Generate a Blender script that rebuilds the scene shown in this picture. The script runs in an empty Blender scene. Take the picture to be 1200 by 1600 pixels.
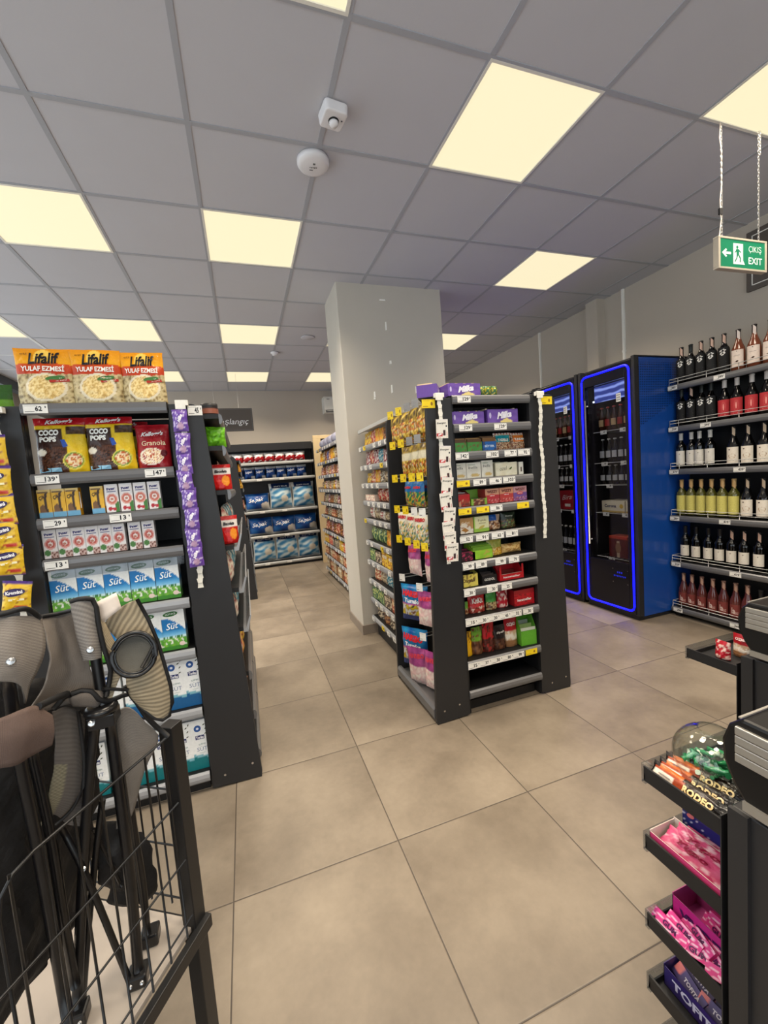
import bpy, math, random
from mathutils import Vector, Matrix, noise
random.seed(7)
SC = bpy.context.scene
COL = SC.collection
PI = math.pi

# ------------------------------------------------------------------ camera, world, exposure
cam_d = bpy.data.cameras.new('camera'); cam = bpy.data.objects.new('camera', cam_d); COL.objects.link(cam)
cam_d.sensor_fit = 'HORIZONTAL'; cam_d.sensor_width = 36.0; cam_d.lens = 643.1 / 1200 * 36.0
cam_d.clip_start = 0.02; cam_d.clip_end = 60
CZ = 1.39
def _rot(pitch, roll, yaw):
    return Matrix.Rotation(yaw, 3, 'Z') @ Matrix.Rotation(pitch, 3, 'X') @ Matrix.Rotation(roll, 3, 'Y')
_R = _rot(math.radians(-4.76744), math.radians(4.36348), math.radians(-18.47109))
_M = Matrix((_R.col[0], _R.col[2], -_R.col[1])).transposed()
cam.matrix_world = Matrix.Translation((0, 0, CZ)) @ _M.to_4x4()
SC.camera = cam
SC.view_settings.view_transform = 'Standard'; SC.view_settings.look = 'None'
SC.view_settings.gamma = 1.0; SC.view_settings.use_curve_mapping = False
EXPOSURE = 0.14
SC.view_settings.exposure = EXPOSURE
W = bpy.data.worlds.new('world'); SC.world = W; W.use_nodes = True
_bg = W.node_tree.nodes['Background']; _bg.inputs[0].default_value = (0.90, 0.94, 1.0, 1); _bg.inputs[1].default_value = 2.4
LAMP_W = 17.0           # watts of each ceiling panel
LAMP_SPREAD = math.radians(122)
LAMP_RGB = (1.0, 0.86, 0.68)
PANEL_RGB, PANEL_E = (1.0, 0.885, 0.575), .86

# ------------------------------------------------------------------ helpers
def lin(c):
    return tuple(((x/255)/12.92 if x/255 <= .04045 else ((x/255+.055)/1.055)**2.4) for x in c[:3])

def mat(name, rgb=(128,128,128), rough=.5, metal=0.0, emit=None, es=1.0, spec=.5, trans=0.0, alpha=1.0, noise_amt=0.0, nscale=20, bump=0.0, bscale=200, ior=1.45, coat=0.0):
    m = bpy.data.materials.new(name); m.use_nodes = True
    nt = m.node_tree; b = nt.nodes['Principled BSDF']
    c = lin(rgb)
    b.inputs['Base Color'].default_value = (*c, 1); b.inputs['Roughness'].default_value = rough
    b.inputs['Metallic'].default_value = metal; b.inputs['Specular IOR Level'].default_value = spec
    b.inputs['Transmission Weight'].default_value = trans; b.inputs['IOR'].default_value = ior
    b.inputs['Alpha'].default_value = alpha; b.inputs['Coat Weight'].default_value = coat
    if emit is not None:
        b.inputs['Emission Color'].default_value = (*emit, 1); b.inputs['Emission Strength'].default_value = es
    if noise_amt or bump:
        tc = nt.nodes.new('ShaderNodeTexCoord')
    if noise_amt:
        n = nt.nodes.new('ShaderNodeTexNoise'); n.inputs['Scale'].default_value = nscale; n.inputs['Detail'].default_value = 4
        mx = nt.nodes.new('ShaderNodeMixRGB'); mx.blend_type = 'MULTIPLY'; mx.inputs[0].default_value = 1
        cr = nt.nodes.new('ShaderNodeMapRange'); cr.inputs[3].default_value = 1-noise_amt; cr.inputs[4].default_value = 1+noise_amt
        nt.links.new(tc.outputs['Object'], n.inputs['Vector']); nt.links.new(n.outputs[0], cr.inputs[0])
        cb = nt.nodes.new('ShaderNodeCombineColor')
        for i in range(3): nt.links.new(cr.outputs[0], cb.inputs[i])
        mx.inputs[1].default_value = (*c, 1); nt.links.new(cb.outputs[0], mx.inputs[2]); nt.links.new(mx.outputs[0], b.inputs['Base Color'])
    if bump:
        n2 = nt.nodes.new('ShaderNodeTexNoise'); n2.inputs['Scale'].default_value = bscale; n2.inputs['Detail'].default_value = 3
        bp = nt.nodes.new('ShaderNodeBump'); bp.inputs['Strength'].default_value = bump; bp.inputs['Distance'].default_value = .01
        nt.links.new(tc.outputs['Object'], n2.inputs['Vector']); nt.links.new(n2.outputs[0], bp.inputs['Height']); nt.links.new(bp.outputs[0], b.inputs['Normal'])
    return m

def printmat(name, rough, spec=.5, bump=0.0, bscale=60, coat=0.0):
    m = mat(name, rough=rough, spec=spec, bump=bump, bscale=bscale, coat=coat)
    nt = m.node_tree; a = nt.nodes.new('ShaderNodeVertexColor'); a.layer_name = 'print'
    n = nt.nodes.new('ShaderNodeTexNoise'); n.inputs['Scale'].default_value = 90
    tc = nt.nodes.new('ShaderNodeTexCoord'); nt.links.new(tc.outputs['Object'], n.inputs['Vector'])
    mr = nt.nodes.new('ShaderNodeMapRange'); mr.inputs[3].default_value = .9; mr.inputs[4].default_value = 1.1
    nt.links.new(n.outputs[0], mr.inputs[0])
    vm = nt.nodes.new('ShaderNodeVectorMath'); vm.operation = 'SCALE'
    nt.links.new(a.outputs[0], vm.inputs[0]); nt.links.new(mr.outputs[0], vm.inputs['Scale'])
    nt.links.new(vm.outputs[0], nt.nodes['Principled BSDF'].inputs['Base Color'])
    return m

M = {}
M['card'] = printmat('printed_card', .42)
M['film'] = printmat('printed_film', .26, bump=.35, bscale=45)
M['matte'] = printmat('printed_paper', .7)
M['black'] = mat('black_powder_coat', (36,36,38), .42, bump=.05, bscale=900)
M['blackmetal'] = mat('black_shelf_metal', (22,22,24), .5)
M['rail'] = mat('grey_price_rail', (112,112,114), .32, metal=.35)
M['railclear'] = mat('clear_grey_price_rail', (150,152,156), .22, metal=.1)
M['railwhite'] = mat('white_price_rail', (176,176,174), .3)
M['white'] = mat('white_plastic', (225,224,218), .4)
def clearmat(name, tint, gloss, rough=.03):
    m=bpy.data.materials.new(name); m.use_nodes=True; nt=m.node_tree; nt.nodes.remove(nt.nodes['Principled BSDF'])
    t=nt.nodes.new('ShaderNodeBsdfTransparent'); t.inputs[0].default_value=(*lin(tint),1)
    g=nt.nodes.new('ShaderNodeBsdfGlossy'); g.inputs['Roughness'].default_value=rough
    fr=nt.nodes.new('ShaderNodeLayerWeight')
    pw=nt.nodes.new('ShaderNodeMath'); pw.operation='POWER'; pw.inputs[1].default_value=4.0; nt.links.new(fr.outputs['Facing'],pw.inputs[0])
    mu=nt.nodes.new('ShaderNodeMath'); mu.operation='MULTIPLY_ADD'; mu.inputs[1].default_value=.6*gloss; mu.inputs[2].default_value=.035*gloss
    mx=nt.nodes.new('ShaderNodeMixShader'); nt.links.new(pw.outputs[0],mu.inputs[0]); nt.links.new(mu.outputs[0],mx.inputs[0])
    nt.links.new(t.outputs[0],mx.inputs[1]); nt.links.new(g.outputs[0],mx.inputs[2]); nt.links.new(mx.outputs[0],nt.nodes['Material Output'].inputs[0])
    return m
M['clear'] = clearmat('clear_plastic', (226,230,234), 1.6, .1)
M['wire'] = mat('chromed_wire', (196,194,190), .3, metal=.6)
M['steel'] = mat('steel_screw', (200,200,200), .25, metal=1)
M['wood'] = mat('pale_wood', (205,182,140), .55, noise_amt=.12, nscale=9)
M['glass_dark'] = mat('dark_bottle_glass', (10,9,9), .06, spec=.8)
M['glass_rose'] = mat('rose_bottle_glass', (124,66,44), .07, spec=.8)
M['glass_green'] = mat('olive_bottle_glass', (84,82,30), .07, spec=.8)
M['glass_pink'] = mat('pink_bottle_glass', (92,44,40), .1, spec=.8)
M['glass'] = clearmat('window_glass', (246,249,249), 1.0)
M['bowl'] = clearmat('bowl_glass', (250,252,250), 1.5, .01)

def srgb(c): return lin(c)

class MB:
    """collects faces with a colour per corner, then links them as one mesh object"""
    def __init__(s): s.v=[]; s.f=[]; s.c=[]; s.sm=[]; s.mi=[]
    def quadgrid(s, P, nu, nv, col, smooth=True, mi=0, flip=False):
        b=len(s.v); cs=[]
        for j in range(nv+1):
            for i in range(nu+1):
                u,v=i/nu,j/nv; s.v.append(tuple(P(u,v))); cs.append(lin(col(u,v)) if callable(col) else lin(col))
        for j in range(nv):
            for i in range(nu):
                q=[b+j*(nu+1)+i, b+j*(nu+1)+i+1, b+(j+1)*(nu+1)+i+1, b+(j+1)*(nu+1)+i]
                if flip: q=q[::-1]
                s.f.append(q); s.c.append([cs[k-b] for k in q]); s.sm.append(smooth); s.mi.append(mi)
    def poly(s, pts, col, mi=0, smooth=False):
        b=len(s.v); s.v.extend(tuple(p) for p in pts); s.f.append(list(range(b,b+len(pts))))
        c=lin(col); s.c.append([c]*len(pts)); s.sm.append(smooth); s.mi.append(mi)
    def box(s,x0,x1,y0,y1,z0,z1,col=(128,128,128),mi=0):
        p=[(x0,y0,z0),(x1,y0,z0),(x1,y1,z0),(x0,y1,z0),(x0,y0,z1),(x1,y0,z1),(x1,y1,z1),(x0,y1,z1)]
        b=len(s.v); s.v.extend(p); c=lin(col)
        for q in ((0,3,2,1),(4,5,6,7),(0,1,5,4),(1,2,6,5),(2,3,7,6),(3,0,4,7)):
            s.f.append([b+k for k in q]); s.c.append([c]*4); s.sm.append(False); s.mi.append(mi)
    def prism(s, poly, f, col=(128,128,128), mi=0, smooth=False):
        """poly: 2-D points; f(p, t) -> 3-D, t in 0/1"""
        n=len(poly); b=len(s.v); c=lin(col)
        for t in (0,1):
            for p in poly: s.v.append(tuple(f(p,t)))
        s.f.append([b+k for k in range(n)][::-1]); s.f.append([b+n+k for k in range(n)])
        s.c += [[c]*n,[c]*n]; s.sm += [False,False]; s.mi += [mi,mi]
        for k in range(n):
            k2=(k+1)%n; s.f.append([b+k,b+k2,b+n+k2,b+n+k]); s.c.append([c]*4); s.sm.append(smooth); s.mi.append(mi)
    def lathe(s, prof, n=16, col=(128,128,128), mi=0, c0=(0,0,0), caps=True, a0=0, a1=2*PI):
        b=len(s.v); full=abs(a1-a0-2*PI)<1e-6; m=n if full else n+1
        cs=[]
        for (r,z) in prof:
            for i in range(m):
                a=a0+(a1-a0)*i/n; s.v.append((c0[0]+r*math.cos(a), c0[1]+r*math.sin(a), c0[2]+z))
                cs.append(lin(col(i/n,z)) if callable(col) else lin(col))
        for j in range(len(prof)-1):
            for i in range(n):
                i2=(i+1)%m if full else i+1
                q=[b+j*m+i,b+j*m+i2,b+(j+1)*m+i2,b+(j+1)*m+i]
                s.f.append(q); s.c.append([cs[k-b] for k in q]); s.sm.append(True); s.mi.append(mi)
        if caps and full:
            for j,fl in ((0,True),(len(prof)-1,False)):
                if prof[j][0]>1e-5:
                    q=[b+j*m+i for i in range(m)]
                    if fl: q=q[::-1]
                    s.f.append(q); s.c.append([cs[k-b] for k in q]); s.sm.append(False); s.mi.append(mi)
    def tube(s, path, r, n=8, col=(128,128,128), mi=0, closed=False):
        path=[Vector(p) for p in path]; L=len(path); b=len(s.v); c=lin(col)
        for k,p in enumerate(path):
            if closed: t=(path[(k+1)%L]-path[k-1])
            else: t=path[min(k+1,L-1)]-path[max(k-1,0)]
            t.normalize(); a=Vector((0,0,1)) if abs(t.z)<.9 else Vector((1,0,0))
            x=t.cross(a).normalized(); y=t.cross(x)
            rr=r[k] if isinstance(r,(list,tuple)) else r
            for i in range(n):
                an=2*PI*i/n; s.v.append(tuple(p+x*rr*math.cos(an)+y*rr*math.sin(an)))
        for k in range(L if closed else L-1):
            k2=(k+1)%L
            for i in range(n):
                i2=(i+1)%n; s.f.append([b+k*n+i,b+k*n+i2,b+k2*n+i2,b+k2*n+i]); s.c.append([c]*4); s.sm.append(True); s.mi.append(mi)
        if not closed:
            for k,fl in ((0,False),(L-1,True)):
                q=[b+k*n+i for i in range(n)]
                if fl: q=q[::-1]
                s.f.append(q); s.c.append([c]*n); s.sm.append(False); s.mi.append(mi)
    def bar(s,a,b_,w,h,col=(128,128,128),mi=0,up=(0,0,1)):
        a=Vector(a); b_=Vector(b_); t=(b_-a).normalized(); u=Vector(up); x=t.cross(u).normalized(); y=x.cross(t)
        b0=len(s.v); c=lin(col)
        for p in (a,b_):
            for (i,j) in ((-1,-1),(1,-1),(1,1),(-1,1)): s.v.append(tuple(p+x*(w/2*i)+y*(h/2*j)))
        for q in ((0,1,2,3),(7,6,5,4),(0,4,5,1),(1,5,6,2),(2,6,7,3),(3,7,4,0)):
            s.f.append([b0+k for k in q]); s.c.append([c]*4); s.sm.append(False); s.mi.append(mi)
    def text(s, body, F, w, h, col, bold=0.0, shear=0.0, mi=0, keep=False):
        """lettering fitted in a w x h box; F(x,z) maps flat lettering coords (centred) onto the surface"""
        vs,fs,(tw,th)=glyphs(body,bold,shear)
        sx=w/tw; sz=h/th
        if keep: sx=sz=min(sx,sz)
        b=len(s.v); c=lin(col)
        for (x,y) in vs: s.v.append(tuple(F(x*sx,y*sz)))
        for q in fs: s.f.append([b+k for k in q]); s.c.append([c]*len(q)); s.sm.append(False); s.mi.append(mi)
    def disc(s, F, r1, r2, col, n=18, mi=0, cx=0, cz=0):
        b=len(s.v); c=lin(col)
        for i in range(n):
            a=2*PI*i/n; s.v.append(tuple(F(cx+r1*math.cos(a), cz+r2*math.sin(a))))
        s.f.append([b+i for i in range(n)]); s.c.append([c]*n); s.sm.append(False); s.mi.append(mi)
    def quad(s,F,x0,x1,z0,z1,col,mi=0):
        s.poly([F(x0,z0),F(x1,z0),F(x1,z1),F(x0,z1)],col,mi)
    def mesh(s, name, mats):
        me=bpy.data.meshes.new(name); me.from_pydata(s.v,[],s.f)
        if not isinstance(mats,(list,tuple)): mats=[mats]
        for m in mats: me.materials.append(m)
        me.polygons.foreach_set('use_smooth', s.sm); me.polygons.foreach_set('material_index', s.mi)
        ca=me.color_attributes.new('print','FLOAT_COLOR','CORNER')
        flat=[]
        for cc in s.c:
            for c in cc: flat.extend((c[0],c[1],c[2],1.0))
        ca.data.foreach_set('color', flat); me.update()
        return me
    def build(s, name, mats, parent=None, loc=None, label=None, bevel=0):
        o=bpy.data.objects.new(name, s.mesh(name,mats)); COL.objects.link(o)
        if parent: o.parent=parent
        if loc: o.location=loc
        if label: o['label']=label
        if bevel:
            md=o.modifiers.new('bevel','BEVEL'); md.width=bevel; md.segments=2; md.limit_method='ANGLE'
        return o

_gl={}
def glyphs(body,bold,shear):
    k=(body,bold,shear)
    if k in _gl: return _gl[k]
    cu=bpy.data.curves.new('t','FONT'); cu.body=body; cu.size=1; cu.offset=bold; cu.shear=shear; cu.resolution_u=2
    cu.align_x='CENTER'; cu.fill_mode='FRONT'
    o=bpy.data.objects.new('t',cu); COL.objects.link(o)
    me=o.to_mesh(); vs=[(v.co.x,v.co.y) for v in me.vertices]; fs=[list(p.vertices) for p in me.polygons]
    o.to_mesh_clear(); bpy.data.objects.remove(o); bpy.data.curves.remove(cu)
    x0=min(v[0] for v in vs); x1=max(v[0] for v in vs); y0=min(v[1] for v in vs); y1=max(v[1] for v in vs)
    vs=[(x-(x0+x1)/2,y-(y0+y1)/2) for x,y in vs]
    # faces must point to local -Y when mapped x->x, y->z
    _gl[k]=(vs,fs,(x1-x0,y1-y0)); return _gl[k]

def empty(name, loc, rz=0, label=None, cat=None, group=None):
    o=bpy.data.objects.new(name,None); COL.objects.link(o); o.location=loc; o.rotation_euler=(0,0,rz); o.empty_display_size=.05
    return tag(o,label,cat,group)
def tag(o,label=None,cat=None,group=None,kind=None):
    if label: o['label']=label
    if cat: o['category']=cat
    if group: o['group']=group
    if kind: o['kind']=kind
    return o
def struct(mb,name,mats,**k):
    o=mb.build(name,mats,**k); o['kind']='structure'; return o

def front(y, x0=0.0, z0=0.0, e=.0008):        # plane facing -Y
    return lambda x,z: (x0+x, y-e, z0+z)
def N(x,y,z=0,s=1): return noise.noise(Vector((x*s,y*s,z)))
def mix(a,b,t):
    t=max(0,min(1,t)); return tuple(a[i]*(1-t)+b[i]*t for i in range(3))
ORD=['first','second','third','fourth','fifth','sixth','seventh','eighth','ninth','tenth','eleventh','twelfth','thirteenth','fourteenth','fifteenth','sixteenth','seventeenth','eighteenth','nineteenth','twentieth']
# ------------------------------------------------------------------ the room shell
CH = 3.055
XL, XR, YF, YB = -3.0, 3.72, 7.6, -2.6
GX, GY = -1.2786, 1.5421        # ceiling grid origin, 0.6 m cells

def floor_mat():
    m=bpy.data.materials.new('floor_tile'); m.use_nodes=True; nt=m.node_tree; b=nt.nodes['Principled BSDF']; L=nt.links.new
    tc=nt.nodes.new('ShaderNodeTexCoord'); sx=nt.nodes.new('ShaderNodeSeparateXYZ'); L(tc.outputs['Object'],sx.inputs[0])
    def math_(op,a,bv=None,cv=None):
        n=nt.nodes.new('ShaderNodeMath'); n.operation=op
        for i,q in enumerate((a,bv,cv)):
            if q is None: continue
            if isinstance(q,(int,float)): n.inputs[i].default_value=q
            else: L(q,n.inputs[i])
        return n.outputs[0]
    ds=[]; ids=[]
    for ax,off,size in ((0,-.17,.597),(1,.797,.6125)):
        t=math_('DIVIDE',math_('SUBTRACT',sx.outputs[ax],off),size)
        ids.append(math_('FLOOR',t)); f=math_('FRACT',t)
        ds.append(math_('MULTIPLY',math_('MINIMUM',f,math_('SUBTRACT',1.0,f)),size))
    d=math_('MINIMUM',ds[0],ds[1]); g=math_('LESS_THAN',d,.0021)
    cv=nt.nodes.new('ShaderNodeCombineXYZ'); L(ids[0],cv.inputs[0]); L(ids[1],cv.inputs[1])
    wn=nt.nodes.new('ShaderNodeTexWhiteNoise'); L(cv.outputs[0],wn.inputs['Vector'])
    va=nt.nodes.new('ShaderNodeVectorMath'); va.operation='MULTIPLY_ADD'; L(wn.outputs['Color'],va.inputs[0]); va.inputs[1].default_value=(7,7,7); L(tc.outputs['Object'],va.inputs[2])
    n1=nt.nodes.new('ShaderNodeTexNoise'); n1.inputs['Scale'].default_value=2.3; n1.inputs['Detail'].default_value=8; n1.inputs['Roughness'].default_value=.62; L(va.outputs[0],n1.inputs['Vector'])
    n2=nt.nodes.new('ShaderNodeTexNoise'); n2.inputs['Scale'].default_value=38; n2.inputs['Detail'].default_value=5; L(va.outputs[0],n2.inputs['Vector'])
    cr=nt.nodes.new('ShaderNodeValToRGB'); e=cr.color_ramp.elements
    e[0].position=.3; e[0].color=(*lin((106,95,82)),1); e[1].position=.72; e[1].color=(*lin((146,134,118)),1); L(n1.outputs[0],cr.inputs[0])
    mr=nt.nodes.new('ShaderNodeMapRange'); mr.inputs[3].default_value=.9; mr.inputs[4].default_value=1.1; L(n2.outputs[0],mr.inputs[0])
    sc=nt.nodes.new('ShaderNodeVectorMath'); sc.operation='SCALE'; L(cr.outputs[0],sc.inputs[0]); L(mr.outputs[0],sc.inputs['Scale'])
    mx=nt.nodes.new('ShaderNodeMixRGB'); L(g,mx.inputs[0]); L(sc.outputs[0],mx.inputs[1]); mx.inputs[2].default_value=(*lin((72,64,56)),1)
    L(mx.outputs[0],b.inputs['Base Color'])
    rr=nt.nodes.new('ShaderNodeMapRange'); rr.inputs[3].default_value=.36; rr.inputs[4].default_value=.56; L(n1.outputs[0],rr.inputs[0]); L(rr.outputs[0],b.inputs['Roughness'])
    bp=nt.nodes.new('ShaderNodeBump'); bp.inputs['Distance'].default_value=.002; bp.inputs['Strength'].default_value=.5
    L(math_('MINIMUM',math_('MULTIPLY',d,200.0),1.0),bp.inputs['Height']); L(bp.outputs[0],b.inputs['Normal'])
    return m
M['floor']=floor_mat()
M['wall']=mat('grey_wall_paint',(188,178,165),.75,noise_amt=.03,nscale=3,bump=.06,bscale=350)
M['pillar']=mat('grey_pillar_paint',(191,185,174),.7,noise_amt=.04,nscale=4,bump=.08,bscale=260)
M['tile']=mat('ceiling_tile',(194,194,200),.85,noise_amt=.02,nscale=6,bump=.05,bscale=300)
M['grid']=mat('ceiling_grid_metal',(166,168,175),.5)
M['gridlit']=mat('daylit_white_trim',(225,225,225),.5)  # white trim; daylight on the left grid bars is put into this white
M['skirt']=mat('skirting_tile',(134,122,110),.5,noise_amt=.12,nscale=14)

b=MB(); b.box(XL,XR+.2,YB,YF+.2,-.1,0); struct(b,'floor',M['floor'])
# ceiling: one slab with the lit cells left open for the light panels
LIGHTS=[(4,0),(6,2),(2,2),(0,2),(0,5),(2,5),(4,5),(6,5),(0,8),(2,8),(4,8),(2,-1),(6,-1),(0,-4),(2,-4),(4,-3),(6,-4),(-2,-1),(-2,5),(8,-1)]
LIGHTS=[l for l in LIGHTS if l!=(8,-1)]
b=MB(); lit=set(LIGHTS)
i0=-4; i1=9; j0=-7; j1=11
for i in range(i0,i1):
    for j in range(j0,j1):
        if (i,j) in lit: continue
        x0=max(GX+.6*i,XL); x1=min(GX+.6*i+.6,XR+.02); y0=max(GY+.6*j,YB); y1=min(GY+.6*j+.6,YF+.02)
        if x1>x0 and y1>y0: b.box(x0,x1,y0,y1,CH,CH+.03)
struct(b,'ceiling',M['tile'])
b=MB()
for i in range(i0,i1+1):
    x=GX+.6*i
    if XL<x<XR and i!=-1: b.box(x-.012,x+.012,YB,YF,CH-.003,CH+.02)
for j in range(j0,j1+1):
    y=GY+.6*j
    if YB<y<YF:
        b.box(-1.86 if i0 else XL,XR,y-.012,y+.012,CH-.0035,CH+.02)
struct(b,'trim_1',M['grid'])
b=MB(); b.box(GX-.6-.014,GX-.6+.014,YB,YF,CH-.004,CH+.02)
for j in range(j0,j1+1):
    y=GY+.6*j
    if YB<y<YF: b.box(XL,-1.9,y-.012,y+.012,CH-.0035,CH+.02)
struct(b,'trim_2',M['gridlit'])

b=MB(); b.box(XR,XR+.15,YB,YF+.15,0,CH+.05); b.box(XR-.1,XR,3.42,3.57,0,CH); struct(b,'wall_right',M['wall'])
b=MB(); b.box(XL-.1,XR,YF,YF+.15,0,CH+.05); struct(b,'wall_back',M['wall'])
b=MB(); b.box(XL-.1,XR+.15,YB-.15,YB,2.75,CH+.05); b.box(XL-.1,XR+.15,YB-.15,YB,0,.3); b.box(XL-.1,-3.3,YB-.15,YB,.3,2.75); b.box(3.3,XR+.15,YB-.15,YB,.3,2.75); struct(b,'wall_front',M['wall'])
b=MB()
b.box(XL-.12,XL,YB,-1.6,0,CH+.05); b.box(XL-.12,XL,7.4,YF,0,CH+.05); b.box(XL-.12,XL,-1.6,7.4,0,.5); b.box(XL-.12,XL,-1.6,7.4,3.0,CH+.05)
struct(b,'wall_left',M['wall'])
M['dframe']=mat('dark_window_frame',(58,62,66),.4)
wn=empty('window_1',(XL-.06,2.9,.5)); wn['kind']='structure'
b=MB()
for k in range(5):
    y=-4.5+2.25*k; b.box(-.04,.04,y-.04 if k else y,y+.04 if k<4 else y,0,2.5)
b.box(-.05,.05,-4.5,4.5,0,.07); b.box(-.05,.05,-4.5,4.5,2.0,2.06); b.box(-.05,.05,-4.5,4.5,2.46,2.5)
b.build('window_frame',M['dframe'],wn)
b=MB(); b.box(-.004,.004,-4.46,4.46,.07,2.46); b.build('pane',M['glass'],wn)

wn=empty('window_2',(0,YB-.07,.3)); wn['kind']='structure'
b=MB()
for k in range(5):
    x=-3.3+1.65*k; b.box(x-.035 if k else x,x+.035 if k<4 else x,-.04,.04,0,2.45)
b.box(-3.3,3.3,-.05,.05,0,.06); b.box(-3.3,3.3,-.05,.05,2.39,2.45)
b.build('window_frame',M['dframe'],wn)
b=MB(); b.box(-3.27,3.27,-.004,.004,.06,2.39); b.build('pane',M['glass'],wn)

b=MB(); b.box(-2.86,-2.76,-1.5,7.5,CH-.12,CH-.001); struct(b,'trim_3',M['dframe'])
# pillar with skirting and leftover tape
PX0,PX1,PY0,PY1=.893,1.868,3.50,3.98
b=MB(); b.box(PX0,PX1,PY0,PY1,0,CH+.01)
o=struct(b,'wall_pillar',M['pillar'],bevel=.006)
b=MB(); t=.011; h=.085
b.box(PX0-t,PX1+t,PY0-t,PY0,0,h); b.box(PX0-t,PX0,PY0,PY1,0,h); b.box(PX1,PX1+t,PY0,PY1,0,h)
struct(b,'baseboard_pillar',M['skirt'],bevel=.0015)
b=MB(); b.box(XR-.012,XR,YB,3.42,0,.085); b.box(XR-.012,XR,3.57,YF,0,.085); struct(b,'baseboard_right',M['skirt'])
b=MB(); b.box(XL,XR-.012,YF-.012,YF,0,.085); struct(b,'baseboard_back',M['skirt'])
M['tape']=mat('white_tape',(248,247,240),.6)
TAPE=[(1.30,2.93,.045,.012),(1.317,2.71,.01,.075),(1.335,2.40,.016,.03),(1.33,2.168,.012,.075),(1.165,2.12,.012,.055),(1.162,2.085,.014,.014),(1.565,2.16,.012,.065),(1.22,1.895,.04,.018),(1.38,1.893,.045,.012),(1.545,1.897,.018,.008),(1.59,1.90,.012,.012)]
for k,(x,z,w,h) in enumerate(TAPE):
    w*=1.25; q=MB(); q.prism([(-w/2,-h/2),(w/2,-h/2*.8),(w/2*.9,h/2),(-w/2*.8,h/2*.9)],lambda p,t_,x=x,z=z:(x+p[0],PY0-.003*t_,z+p[1]))
    where=['topmost near the ceiling','upright piece below the topmost scrap','small dot halfway up','middle upright strip of the row of three','left upright strip of the row of three','tiny dot under the left upright strip','right upright strip of the row of three','left scrap of the lowest row','middle scrap of the lowest row','tiny scrap right in the lowest row','rightmost scrap of the lowest row'][k]
    o=q.build('tape_scrap',M['tape']); tag(o,'white tape scrap on grey pillar, '+where,'tape','leftover tape on the pillar')

# ceiling light panels
M['diff']=mat('light_diffuser',(120,118,112),.6,emit=PANEL_RGB,es=PANEL_E)
M['lframe']=mat('light_panel_frame',(235,232,222),.4)
fm=MB(); 
for (x0,x1,y0,y1) in ((-.3,.3,-.3,-.287),(-.3,.3,.287,.3),(-.3,-.287,-.287,.287),(.287,.3,-.287,.287)): fm.box(x0,x1,y0,y1,-.0045,.02)
fm=fm.mesh('frame',M['lframe'])
dm=MB(); dm.box(-.288,.288,-.288,.288,.001,.012); dm=dm.mesh('diffuser',M['diff'])
LL={(4,0):'large ceiling light panel right of the detectors, brightest and nearest',(6,2):'ceiling light panel above the drinks fridges',(2,2):'ceiling light panel in front of the pillar, left of centre',(0,2):'ceiling light panel cut by the left edge of the photo',(0,5):'ceiling light panel just above the oat bags',(2,5):'ceiling light panel between aisle and pillar, second row from the detectors',(4,5):'ceiling light panel mostly hidden behind the grey pillar',(6,5):'ceiling light panel right behind the grey pillar',(0,8):'far ceiling light panel right of the oat bags',(2,8):'farthest ceiling light panel over the aisle sign',(4,8):'far ceiling light panel beside the air conditioner',(2,-1):'ceiling light panel cut by the top edge of the photo',(6,-1):'ceiling light panel above the hanging exit sign'}
for (i,j) in LIGHTS:
    c=(GX+.6*i+.3,GY+.6*j+.3,CH)
    e=empty('ceiling_light',c,0,LL.get((i,j),'square ceiling light panel behind or beside the camera, out of view'),'ceiling light','square ceiling light panels')
    for nm,me in (('frame',fm),('diffuser',dm)):
        o=bpy.data.objects.new(nm,me); COL.objects.link(o); o.parent=e
    ld=bpy.data.lights.new('lamp','AREA'); ld.shape='SQUARE'; ld.size=.55; ld.energy=LAMP_W; ld.color=LAMP_RGB; ld.spread=LAMP_SPREAD
    o=bpy.data.objects.new('lamp',ld); COL.objects.link(o); o.parent=e; o.location=(0,0,-.006)

# wall details on the right
M['pipe']=mat('white_conduit',(240,238,230),.5)
for y,z0,lab in ((3.19,2.1,'white cable conduit on the right wall above the near fridge'),(4.40,2.0,'white cable conduit on the right wall above the middle fridge')):
    b=MB(); b.box(XR-.022,XR-.001,y-.011,y+.011,z0,CH-.002); b.box(XR-.025,XR-.001,y-.014,y+.014,z0+.35,z0+.37)
    tag(b.build('cable_conduit',M['pipe']),lab,'conduit')
M['signb']=mat('dark_brown_sign_board',(88,80,74),.5)
e=empty('wall_sign',(XR-.012,1.55,2.56),0,'dark brown wall sign with thin white border, behind the exit sign','sign')
b=MB(); b.box(-.012,.01,-.55,.58,0,.42); b.build('board',M['signb'],e,bevel=.002)
b=MB()
for (y0,y1,z0,z1) in ((-.51,.545,.034,.04),(-.51,.545,.38,.386),(.539,.545,.034,.386),(-.51,-.504,.034,.386)): b.box(-.0135,-.012,y0,y1,z0,z1)
b.build('border_line',M['tape'],e)

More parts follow.
